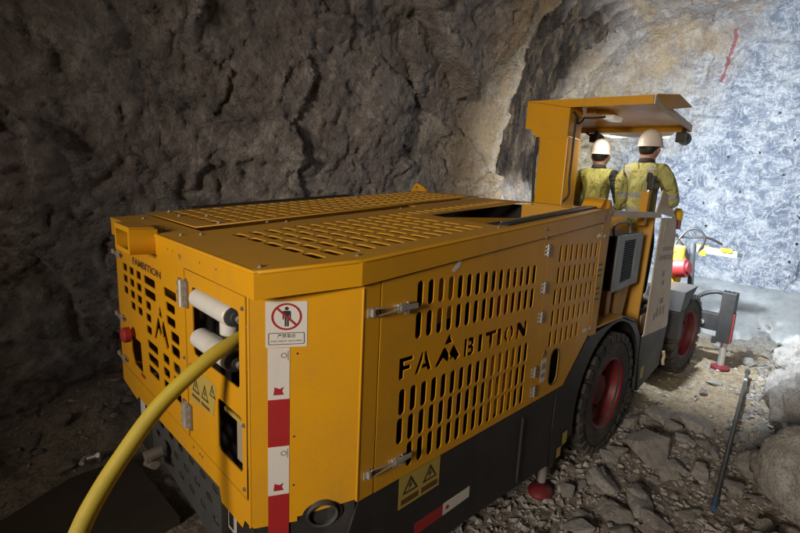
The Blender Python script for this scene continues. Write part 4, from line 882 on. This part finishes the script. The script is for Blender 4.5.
bb('boom_bracket', 6.30, 6.42, 0.40, 0.75, 1.10, 1.66, M['brightyellow'], bev=0.03)
bm = bmesh.new(); hexa(bm, [(6.35, 0.33, 1.20), (6.55, 0.33, 1.20), (6.55, 0.62, 1.12), (6.35, 0.62, 1.12), (6.35, 0.45, 1.62), (6.55, 0.45, 1.62), (6.55, 0.70, 1.66), (6.35, 0.70, 1.66)]); bmo('boom_bracket', bm, M['brightyellow'], bo)
cyl('boom_cylinder', (6.28, 0.56, 1.30), (6.26, 0.31, 1.35), 0.135, M['redbright'], bo, 24)
cyl('boom_cylinder_cap', (6.26, 0.31, 1.35), (6.255, 0.27, 1.358), 0.09, M['red'], bo, 20); cyl('boom_hub', (6.27, 0.60, 1.25), (6.25, 0.50, 1.27), 0.17, M['brightyellow'], bo, 20)
cyl('boom_post', (6.62, 0.30, 0.95), (6.60, 0.36, 1.70), 0.045, M['grey_steel'], bo, 14)
F5 = plane_frame((6.7, 0.42, 1.62), (0.35, -0.93, -0.06), (0, 0.05, 1))
box('feed_rail', 0, 0.66, -0.055, 0.055, -0.05, 0.05, M['unit_grey'], bo, 0.012, F5); box('feed_guide', 0.04, 0.26, 0.058, 0.07, -0.05, 0.05, M['brightyellow'], bo, 0.006, F5)
box('feed_cradle', 0.13, 0.22, -0.09, 0.0, 0.051, 0.09, M['brightyellow'], bo, 0.01, F5); box('feed_tip', 0.42, 0.58, 0.015, 0.075, 0.052, 0.075, M['brightyellow'], bo, 0.008, F5); box('feed_tip', 0.60, 0.73, -0.03, 0.03, -0.03, 0.03, M['grey_steel'], bo, 0.01, F5)
for pts in (((6.5, 0.62, 1.60), (6.55, 0.48, 1.86), (6.6, 0.34, 1.92), (6.65, 0.22, 1.80), (6.68, 0.27, 1.58)), ((6.5, 0.58, 1.75), (6.55, 0.46, 1.62), (6.6, 0.36, 1.40), (6.6, 0.32, 1.05)), ((6.5, 0.60, 1.78), (6.6, 0.45, 1.78), (6.7, 0.2, 1.80), (6.8, 0.0, 1.72)),
            ((6.45, 0.52, 1.72), (6.5, 0.40, 1.50), (6.55, 0.33, 1.2), (6.55, 0.30, 0.98))):
    tube('boom_hose', pts, 0.019, M['hose'], bo)
# --- front stabiliser jack
jk = empty('stabiliser', (6.4, -0.3, 0), rig)
box('jack_housing', 6.30, 6.50, -0.385, -0.20, 0.36, 1.09, M['black'], jk, 0.012); box('jack_arm', 6.33, 6.47, -0.20, 0.75, 0.50, 0.75, M['black'], jk, 0.012)
box('jack_side_plate', 6.29, 6.44, -0.40, -0.387, 0.37, 0.80, M['redbright'], jk, 0.003); bm = bmesh.new(); abox(bm, 6.29, 6.35, -0.22, -0.16, 0.33, 0.42); bmo('jack_lug', bm, M['black'], jk)
cyl('jack_rod', (6.40, -0.315, 0.0), (6.40, -0.315, 0.37), 0.045, M['chrome'], jk, 20)
lathe('jack_foot', [(0, 0.02), (0, 0.13), (0.025, 0.13), (0.05, 0.06), (0.055, 0.02)], (6.40, -0.315, -0.04), (0, 0, 1), M['red'], jk, 24)
tube('jack_hose', [(6.35, 0.2, 0.86), (6.36, 0.05, 1.0), (6.38, -0.1, 1.06), (6.4, -0.2, 1.05)], 0.028, M['hose'], jk)
for y in (-0.33, -0.27, -0.22): cyl('jack_bolt', (6.36, y, 1.09), (6.36, y, 1.11), 0.018, M['black'], jk, 8)
cyl('arm_pin', (6.325, 0.0, 0.60), (6.30, 0.0, 0.60), 0.03, M['chrome'], jk, 12)

# ------------------------------------------------------------------ trailing cable
cb = tube('trailing_cable', [(0.30, 0.46, 1.575), (0.12, 0.40, 1.573), (0.007, 0.361, 1.553), (-0.094, 0.345, 1.506), (-0.239, 0.345, 1.384), (-0.361, 0.327, 1.236), (-0.433, 0.308, 1.137), (-0.475, 0.293, 1.063), (-0.532, 0.265, 0.941), (-0.60, 0.24, 0.75), (-0.68, 0.20, 0.45), (-0.85, 0.15, 0.12), (-1.2, 0.1, 0.0), (-2.4, 0.3, 0.0)], 0.0275, M['cable'], None, 18, 12)
tag(cb, 'thick yellow trailing cable hanging from the rollers at the rear of the rig', 'cable')

# ------------------------------------------------------------------ two people under the canopy
def skinned(name, nodes, edges, mat, parent, sub=2, root=0):
    me = bpy.data.meshes.new(name); me.from_pydata([n_[0] for n_ in nodes], edges, []); o = bpy.data.objects.new(name, me); C.objects.link(o)
    sm = o.modifiers.new('s', 'SKIN'); sm.use_smooth_shade = True
    for i, n_ in enumerate(nodes): me.skin_vertices[0].data[i].radius = n_[1] if isinstance(n_[1], tuple) else (n_[1], n_[1])
    me.skin_vertices[0].data[root].use_root = True
    sb = o.modifiers.new('d', 'SUBSURF'); sb.levels = sub; sb.render_levels = sub
    dg = bpy.context.evaluated_depsgraph_get(); me2 = bpy.data.meshes.new_from_object(o.evaluated_get(dg)); bpy.data.objects.remove(o); bpy.data.meshes.remove(me)
    me2.name = name; me2.materials.clear(); me2.materials.append(mat); me2.polygons.foreach_set('use_smooth', [True] * len(me2.polygons))
    return link(bpy.data.objects.new(name, me2), parent)
def person(x, y, zf, h, yaw, turn, jm, label, armbend):
    root = empty('person', (x, y, zf)); tag(root, label, 'person', 'operators under the canopy')
    F = Matrix.Translation((x, y, zf)) @ Matrix.Rotation(yaw, 4, 'Z') @ Matrix.Scale(h / 1.75, 4)
    def T(p): return tuple(F @ Vector(p))
    s_ = h / 1.75
    def build(name, N, E, mat, sub=2): return skinned(name, [(T(p), tuple(v * s_ for v in r) if isinstance(r, tuple) else r * s_) for p, r in N], E, mat, root, sub)
    # local: +x forward, +y left, z up
    hx = 0.015
    el = {s__: (0.02 + 0.10 * armbend[k_], s__ * 0.27, 1.10) for k_, s__ in enumerate((1, -1))}
    wr = {s__: (0.14 + 0.20 * armbend[k_], s__ * (0.22 - 0.05 * armbend[k_]), 0.90 + 0.22 * armbend[k_]) for k_, s__ in enumerate((1, -1))}
    N = [((0, 0, 0.94), (0.13, 0.10)), ((0, 0, 1.10), (0.12, 0.09)), ((0.0, 0, 1.28), (0.145, 0.10)), ((0, 0, 1.41), (0.10, 0.075)), ((0.0, 0, 1.47), 0.068), ((0.005, 0, 1.53), 0.070), ((0.025, 0, 1.58), (0.084, 0.096)), ((0.03, 0, 1.66), (0.076, 0.092)), ((0.025, 0, 1.72), (0.05, 0.06))]
    E = [(i, i + 1) for i in range(8)]
    N += [((0.13, 0, 1.615), 0.014)]; E.append((6, 9))                                      # nose
    for s__ in (1, -1):
        b0 = len(N); N += [((0.02, s__ * 0.088, 1.60), 0.024), ((0.008, s__ * 0.108, 1.625), 0.020)]; E += [(6, b0), (b0, b0 + 1)]   # ear
        b0 = len(N)
        N += [((0, s__ * 0.17, 1.40), 0.06), ((0.0, s__ * 0.225, 1.33), 0.052), (el[s__], 0.042), (wr[s__], 0.028)]; E += [(3, b0), (b0, b0 + 1), (b0 + 1, b0 + 2), (b0 + 2, b0 + 3)]
        w_ = Vector(wr[s__]); d_ = (w_ - Vector(el[s__])).normalized(); pm = len(N); N.append((tuple(w_ + d_ * 0.07), (0.034, 0.018))); E.append((pm - 1, pm))
        side = Vector((0, 1, 0)).cross(d_).normalized()
        for f_ in range(4):
            a_ = len(N); o_ = side * (0.03 - 0.02 * f_); ln = (0.036, 0.042, 0.039, 0.03)[f_]
            N += [(tuple(w_ + d_ * 0.11 + o_), 0.0095), (tuple(w_ + d_ * (0.11 + ln) + o_ + Vector((0, -s__ * 0.012, -0.008))), 0.0088), (tuple(w_ + d_ * (0.11 + ln * 1.7) + o_ + Vector((0, -s__ * 0.034, -0.018))), 0.008)]; E += [(pm, a_), (a_, a_ + 1), (a_ + 1, a_ + 2)]
        a_ = len(N); N += [(tuple(w_ + d_ * 0.045 + side * 0.04), 0.011), (tuple(w_ + d_ * 0.085 + side * 0.06 + Vector((0, -s__ * 0.015, 0))), 0.0095)]; E += [(pm, a_), (a_, a_ + 1)]
        b0 = len(N)
        N += [((0.0, s__ * 0.10, 0.86), 0.085), ((0.01, s__ * 0.105, 0.50), 0.058), ((-0.01, s__ * 0.11, 0.10), 0.042), ((0.03, s__ * 0.115, 0.045), 0.042), ((0.16, s__ * 0.125, 0.035), 0.034)]; E += [(0, b0)] + [(b0 + i, b0 + i + 1) for i in range(4)]
    build('body', N, E, M['skin'])
    # jacket
    N = [((0, 0, 0.80), (0.21, 0.15)), ((0, 0, 0.95), (0.205, 0.15)), ((0, 0, 1.12), (0.205, 0.145)), ((-0.005, 0, 1.28), (0.215, 0.15)), ((-0.005, 0, 1.40), (0.155, 0.115)), ((0.0, 0, 1.475), (0.085, 0.082))]
    E = [(i, i + 1) for i in range(5)]
    for s__ in (1, -1):
        b0 = len(N); N += [((0, s__ * 0.165, 1.395), (0.092, 0.095)), ((0, s__ * 0.235, 1.31), 0.090), (el[s__], 0.078), (tuple(Vector(wr[s__]) * 0.94 + Vector(el[s__]) * 0.06), 0.05)]; E += [(4, b0), (b0, b0 + 1), (b0 + 1, b0 + 2), (b0 + 2, b0 + 3)]
    jk_ = build('jacket', N, E, jm)
    build('collar', [((-0.006, 0, 1.455), (0.098, 0.094)), ((-0.006, 0, 1.50), (0.090, 0.088)), ((-0.004, 0, 1.53), (0.084, 0.082))], [(0, 1), (1, 2)], M['collar'])
    N = [((0, 0, 0.93), (0.15, 0.115)), ((0, 0, 0.84), (0.15, 0.115))]; E = [(0, 1)]
    for s__ in (1, -1):
        b0 = len(N); N += [((0, s__ * 0.10, 0.74), 0.10), ((0.01, s__ * 0.105, 0.48), 0.08), ((-0.01, s__ * 0.11, 0.12), 0.07)]; E += [(1, b0), (b0, b0 + 1), (b0 + 1, b0 + 2)]
    build('trousers', N, E, M['trousers'])
    for s__ in (1, -1): build('boot', [((-0.015, s__ * 0.11, 0.16), 0.056), ((-0.02, s__ * 0.113, 0.055), 0.052), ((0.09, s__ * 0.12, 0.045), 0.047), ((0.17, s__ * 0.125, 0.038), 0.038)], [(0, 1), (1, 2), (2, 3)], M['boot'])
    build('hair', [((-0.030, 0, 1.545), (0.066, 0.052)), ((-0.026, 0, 1.59), (0.092, 0.076)), ((-0.012, 0, 1.65), (0.106, 0.104)), ((0.0, 0, 1.68), (0.098, 0.10))], [(0, 1), (1, 2), (2, 3)], M['hair'])
    # helmet: ribbed shell and peak
    bm = bmesh.new(); nn_, mm_ = 28, 9; rws = []
    for i in range(mm_ + 1):
        a = math.pi / 2 * i / mm_; row = []
        for k_ in range(nn_):
            t = 2 * math.pi * k_ / nn_; rx, ry = 0.142, 0.114
            rib_ = 1.0 + (0.035 if abs(math.sin(t)) < 0.18 else 0) * math.sin(a)
            row.append(bm.verts.new((0.02 + rx * math.cos(t) * math.cos(a) ** 0.85, ry * math.sin(t) * math.cos(a) ** 0.85, 1.655 + 0.155 * math.sin(a) ** 0.95 * rib_)))
        rws.append(row)
    brim = [bm.verts.new((0.02 + (0.155 + (0.055 if math.cos(2 * math.pi * k_ / nn_) > 0.5 else 0)) * math.cos(2 * math.pi * k_ / nn_), 0.121 * math.sin(2 * math.pi * k_ / nn_), 1.640)) for k_ in range(nn_)]
    under = [bm.verts.new((0.02 + 0.135 * math.cos(2 * math.pi * k_ / nn_), 0.108 * math.sin(2 * math.pi * k_ / nn_), 1.638)) for k_ in range(nn_)]
    for A_, B_ in zip([under, brim] + rws, [brim] + rws):
        for k_ in range(nn_): bm.faces.new((A_[k_], A_[(k_ + 1) % nn_], B_[(k_ + 1) % nn_], B_[k_]))
    bmesh.ops.remove_doubles(bm, verts=bm.verts[:], dist=1e-4)
    TL = F @ Matrix.Translation((0.0, 0, 1.66)) @ Matrix.Rotation(turn, 4, 'Z') @ Matrix.Rotation(R(-4), 4, 'Y') @ Matrix.Translation((0.0, 0, -1.66))
    bmesh.ops.transform(bm, matrix=TL, verts=bm.verts[:]); shade(bmo('helmet', bm, M['hat'], root), 50)
    return root
jmA = jacket_mat('green_yellow_jacket', (0.41, 0.40, 0.11), [], [(0.545, 0.60, 2.20, 2.55)], (0.03, 0.03, 0.03))
jmB = jacket_mat('yellow_jacket_with_bands', (0.47, 0.455, 0.16), [(2.275, 2.325), (2.14, 2.18)], [(0.135, 0.18, 2.38, 2.60), (0.375, 0.42, 2.38, 2.60)], (0.36, 0.36, 0.33))
person(3.90, 0.765, 1.16, 1.655, R(8), R(15), jmA, 'person in green-yellow jacket with a dark strap and white helmet, nearer the canopy column', (0.6, 0.6))
person(3.90, 0.255, 1.16, 1.735, R(-4), R(-5), jmB, 'person in yellow jacket with pale reflective bands and white helmet, farther from the column', (0.5, 1.0))

# ------------------------------------------------------------------ drill rod, board, fittings on the floor
za, zb = ground_at(6.13, -0.69), ground_at(2.83, -0.98)
dr = empty('drill_rod', (4.4, -0.85, 0.0)); tag(dr, 'long dark drill rod with a blue end lying on the rubble', 'drill rod')
A, B = Vector((6.15, -0.69, za + 0.12)), Vector((2.80, -0.985, zb + 0.06)); dv_ = B - A
cyl('shank', A, A + dv_ * 0.955, 0.020, M['rod'], dr, 14); cyl('blue_end', A + dv_ * 0.955, B, 0.023, M['blue'], dr, 14)
cyl('pale_band', A + dv_ * 0.10, A + dv_ * 0.125, 0.0225, M['ring'], dr, 14); cyl('coupling', A + dv_ * -0.01, A + dv_ * 0.015, 0.032, M['rod'], dr, 14); cyl('coupling', A + dv_ * 0.5, A + dv_ * 0.52, 0.0225, M['rod'], dr, 14)
bd = mk('board', [(-0.25, 2.46, 0.03), (0.10, 2.50, 0.03), (0.14, 1.55, 0.03), (-0.60, 1.60, 0.03), (-0.62, 2.21, 0.03), (-0.25, 2.46, -0.06), (0.10, 2.50, -0.06), (0.14, 1.55, -0.06), (-0.60, 1.60, -0.06), (-0.62, 2.21, -0.06)],
        [(4, 3, 2, 1, 0), (5, 6, 7, 8, 9), (0, 1, 6, 5), (1, 2, 7, 6), (2, 3, 8, 7), (3, 4, 9, 8), (4, 0, 5, 9)], M['board']); tag(bd, 'dark dirty board lying on the floor behind the rig', 'board')
ft = empty('hose_fitting', (-0.12, 2.60, 0.05)); tag(ft, 'small shiny metal hose fitting on the floor beside the yellow cable', 'fitting')
cyl('fitting_body', (-0.13, 2.60, 0.06), (-0.08, 2.58, 0.07), 0.022, M['chrome'], ft, 14); cyl('fitting_nut', (-0.08, 2.58, 0.07), (-0.06, 2.572, 0.073), 0.032, M['chrome'], ft, 6); cyl('fitting_stub', (-0.17, 2.57, 0.05), (-0.14, 2.63, 0.055), 0.016, M['roller'], ft, 12)

# ------------------------------------------------------------------ drill holes on the face
from mathutils.bvhtree import BVHTree
fm = face.data; bvh = BVHTree.FromPolygons([v.co[:] for v in fm.vertices], [p.vertices[:] for p in fm.polygons])
hole_me = None
bm = bmesh.new(); rin = []
for r_, x_ in ((0.030, 0.006), (0.026, -0.003), (0.020, -0.002)): rin.append([bm.verts.new((x_, r_ * math.cos(2 * math.pi * i / 12), r_ * math.sin(2 * math.pi * i / 12))) for i in range(12)])
for a, b in zip(rin, rin[1:]):
    for i in range(12): bm.faces.new((a[i], a[(i + 1) % 12], b[(i + 1) % 12], b[i]))
bm.faces.new(rin[-1]); hole_me = bpy.data.meshes.new('drill_hole'); bm.to_mesh(hole_me); bm.free(); hole_me.materials.append(M['print_black'])
camp = Vector(camo.matrix_world.translation)
def pix_ray(px, py):
    a = (px - 480) / 442.651; b = (py - 268.679) / 442.651
    return (rr * a + dd * b + ff).normalized()
for px, py in ((697, 158), (728, 157), (759, 153), (783, 175), (716, 179), (689, 180), (703, 203), (798, 197), (677, 205), (672, 223), (780, 113), (799, 218), (797, 244), (789, 262), (795, 140), (706, 226), (740, 192)):
    hit = bvh.ray_cast(camp, pix_ray(px, py))
    if hit[0] is not None:
        o = bpy.data.objects.new('drill_hole', hole_me); C.objects.link(o); o.parent = face; o.matrix_basis = Matrix.Translation(hit[0]) @ Vector(hit[1] if hit[1].x < 0 else -hit[1]).to_track_quat('-X', 'Z').to_matrix().to_4x4()

# ------------------------------------------------------------------ loose rock
def rock_mesh(seed, n=15, flat=0.6, sub=False):
    r_ = random.Random(seed); bm = bmesh.new()
    for i in range(n):
        v = Vector((r_.gauss(0, 1), r_.gauss(0, 1), r_.gauss(0, 1))).normalized() * r_.uniform(0.75, 1.08)
        bm.verts.new((v.x * 0.55 * r_.uniform(0.8, 1.15), v.y * 0.42, v.z * 0.5 * flat))
    bmesh.ops.convex_hull(bm, input=bm.verts[:]); bmesh.ops.delete(bm, geom=[v for v in bm.verts if not v.link_faces], context='VERTS')
    if sub:
        bmesh.ops.bevel(bm, geom=bm.edges[:], offset=0.025, segments=1, affect='EDGES', clamp_overlap=True); bmesh.ops.remove_doubles(bm, verts=bm.verts[:], dist=0.012)
        bmesh.ops.triangulate(bm, faces=bm.faces[:]); bmesh.ops.subdivide_edges(bm, edges=bm.edges[:], cuts=1, use_grid_fill=True)
        q = np.array([v.co[:] for v in bm.verts]); d_ = 0.03 * fbm(q * 4 + seed, 3, seed) + 0.014 * facets(q * 4 + seed, seed, 0.6, 0.4)
        for v, k_ in zip(bm.verts, d_): v.co *= 1 + float(np.clip(k_, -0.08, 0.08)) * 1.6
        for v in bm.verts:
            if v.co.length > 0.66: v.co *= 0.66 / v.co.length
    bmesh.ops.recalc_face_normals(bm, faces=bm.faces[:]); me = bpy.data.meshes.new('rock'); bm.to_mesh(me); bm.free(); return me
RK = [rock_mesh(100 + i, 13 + i % 4, (0.45, 0.62, 0.8, 0.35)[i % 4], True) for i in range(12)]
RK2 = []
for me in RK: me.materials.append(M['stone']); c2 = me.copy(); c2.materials[0] = M['stone_pale']; RK2.append(c2)
def boulder_mesh(seed, sx, sy, sz):
    bm = bmesh.new(); bmesh.ops.create_icosphere(bm, subdivisions=5, radius=0.5)
    q = np.array([v.co[:] for v in bm.verts]); d_ = 0.17 * facets(q * 2.1 + seed, seed, 0.9, 0.7) + 0.05 * facets(q * 5 + seed, seed + 9, 0.8, 0.4) + 0.018 * facets(q * 12 + seed, seed + 19, 0.8, 0.5) + 0.05 * fbm(q * 2.2 + seed, 3, seed) + 0.012 * fbm(q * 14, 3, seed)
    for v, k_ in zip(bm.verts, d_): v.co = Vector((v.co.x * sx, v.co.y * sy, v.co.z * sz)) * float(1 + 2 * k_)
    for f in bm.faces: f.smooth = True
    me = bpy.data.meshes.new('rock'); bm.to_mesh(me); bm.free(); me.materials.append(M['stone']); return me
def boulder(x, y, z, size, rot, label, seed):
    o = bpy.data.objects.new('rock', boulder_mesh(seed, *size)); C.objects.link(o); o.location = (x, y, z); o.rotation_euler = (0.1, -0.08, rot)
    return tag(o, label, 'rock', 'boulders at the wall foot')
def rock(x, y, s, rot=None, pale=False, label=None, group=None, k_=None, sink=0.25, tilt=0.35, sz=1.0, z=None):
    i = random.randrange(len(RK)) if k_ is None else k_
    o = bpy.data.objects.new('rock', (RK2 if pale else RK)[i]); C.objects.link(o)
    h = s * (0.45, 0.62, 0.8, 0.35)[i % 4] * 0.5 * sz
    o.location = (x, y, (ground_at(x, y) if z is None else z) + h * (1 - 2 * sink)); o.scale = (s, s, s * sz)
    o.rotation_euler = (random.uniform(-tilt, tilt), random.uniform(-tilt, tilt), random.uniform(0, 6.28) if rot is None else rot)
    tag(o, label or 'grey-brown loose rock among the rubble beside the rig', 'rock', group or 'loose rocks on the tunnel floor'); return o
boulder(3.30, -1.64, 0.26, (1.1, 0.80, 0.85), 0.25, 'huge rounded boulder at the foot of the tunnel wall, nearest the drill rod', 3)
boulder(4.75, -1.50, 0.26, (1.0, 0.75, 0.65), 0.5, 'big grey boulder just beyond the huge boulder', 8)
boulder(5.75, -1.32, 0.20, (0.8, 0.6, 0.55), -0.3, 'middle-sized boulder beside the far end of the drill rod', 15)
boulder(6.9, -1.25, 0.22, (0.7, 0.6, 0.5), 0.4, 'boulder on the heap beyond the far end of the drill rod', 21)
rock(2.50, -0.55, 0.34, 0.4, pale=False, label='wide flat rock of a pair in the rubble nearest the photographer', k_=0, tilt=0.15)
rock(2.30, -0.42, 0.28, 1.4, label='smaller flat rock leaning on the wide flat rock', k_=4, tilt=0.2)
rock(3.22, -0.33, 0.62, 0.35, label='long flat slab beside the rear wheel', k_=3, tilt=0.12, sink=0.1)
rock(4.15, -0.50, 0.48, 2.2, pale=True, label='pale flat slab against the drill rod', k_=7, tilt=0.12, sink=0.15)
rock(3.12, -1.06, 0.21, 2.4, pale=True, label='small pale rock touching the drill rod near its blue end', k_=5, tilt=0.2, sink=0.1)
rock(3.25, -0.80, 0.30, 1.1, label='blocky rock beside the drill rod, toward the rig', k_=1)
rock(4.02, -0.18, 0.36, 0.2, label='angular rock between the rear and front wheels', k_=5)
for i in range(26):   # flat slabs lying in the rubble
    x = random.uniform(1.75, 4.2); y = random.uniform(-0.85, -0.08)
    rock(x, y, random.uniform(0.16, 0.32), pale=random.random() < 0.7, k_=random.choice((3, 7, 11, 0)), tilt=0.28, sink=0.15, label='flat slab of rock in the rubble between the rig and the drill rod', group='flat slabs beside the rig')
cnt = 0
while cnt < 190:
    x = random.uniform(1.3, 7.2); y = random.uniform(-1.9, 0.05)
    if x > 4.3 and -0.65 < y < 0.05 and random.random() < 0.85: continue
    if 2.4 < x < 3.65 and y > -0.05: continue
    if abs(y + 0.985 - (x - 2.8) * 0.088) < 0.07: continue
    if x < 2.2 and y > -0.02 - 0.0: continue
    s = 0.09 + 0.17 * random.random() ** 2.6 + (0.22 * random.random() if y < -1.1 else 0)
    pl = random.random() < 0.3; hue = 'pale' if pl else 'grey'; inner = y > -0.985 + (x - 2.8) * 0.088
    if inner and x < 2.6: lb, gp = hue + ' loose rock in the rubble nearest the photographer, before the rear wheel', 'rubble nearest the photographer'
    elif inner and x < 4.3: lb, gp = hue + ' loose rock between the rear wheel and the drill rod', 'rubble between rear wheel and drill rod'
    elif inner: lb, gp = hue + ' loose rock on the sandy floor between front wheel and drill rod', 'rocks on the sandy floor'
    elif x < 4.0: lb, gp = hue + ' loose rock around the huge boulder, on the wall side of the drill rod', 'rubble round the huge boulder'
    else: lb, gp = hue + ' loose rock on the heap beyond the huge boulder', 'rubble beyond the huge boulder'
    rock(x, y, s, pale=pl, label=lb, group=gp); cnt += 1
for i in range(45):
    x = random.uniform(6.6, 8.6); y = random.uniform(-1.9, 0.6)
    rock(x, y, 0.12 + 0.2 * random.random() ** 2, pale=True, label='pale blasted rock near the foot of the rock face', group='pale rocks near the face')
for i in range(42):
    t = random.random(); x = -0.7 + 3.2 * random.random(); y = 2.55 + 0.55 * random.random() + max(0, 0.25 - 0.2 * x) * 0.3
    rock(x, y, 0.09 + 0.16 * random.random() ** 1.6, label='dark loose rock heaped along the foot of the left wall', group='rocks along the left wall')
# gravel: too many to count
def gravel(name, n, region, smin, smax, mat, label, seed):
    g = np.random.default_rng(seed); V = []; Fc = []; off = 0
    protos = []
    for i in range(6):
        me = rock_mesh(500 + i, 9, 0.7); v = np.array([q_.co[:] for q_ in me.vertices]); f = [tuple(p.vertices) for p in me.polygons]; protos.append((v, f)); bpy.data.meshes.remove(me)
    xy = region(g, n); zz = floor_z(xy[:, 0], xy[:, 1])
    for (x, y), z in zip(xy, zz):
        v, f = protos[g.integers(6)]; s = smin + (smax - smin) * g.random() ** 2.5; a = g.random() * 6.28; c_, s_ = math.cos(a), math.sin(a)
        Rm = np.array([[c_, -s_, 0], [s_, c_, 0], [0, 0, 1]]); t = g.uniform(-.4, .4); Tm = np.array([[1, 0, 0], [0, math.cos(t), -math.sin(t)], [0, math.sin(t), math.cos(t)]])
        V.append((v * s) @ (Rm @ Tm).T + np.array([x, y, z + s * 0.12])); Fc += [tuple(k_ + off for k_ in q_) for q_ in f]; off += len(v)
    o = mk(name, np.concatenate(V), Fc, mat); tag(o, label, 'gravel', kind='stuff')
def reg_side(g, n):
    out = []
    while len(out) < n:
        x = g.uniform(1.0, 8.6); y = g.uniform(-2.1, 0.3)
        if x > 4.2 and -0.75 < y < 0.3 and g.random() < 0.88: continue
        if g.random() < (x - 1) / 11: continue
        out.append((x, y))
    return np.array(out)
def reg_left(g, n): return np.stack([g.uniform(-1.2, 3.0, n), 1.2 + 2.2 * g.random(n) ** 0.6], 1)
gravel('gravel', 7500, reg_side, 0.018, 0.085, M['stone'], 'small grey-brown gravel and chips beside the rig', 1)
gravel('gravel', 700, reg_left, 0.015, 0.07, M['stone'], 'dark gravel along the foot of the left wall', 2)
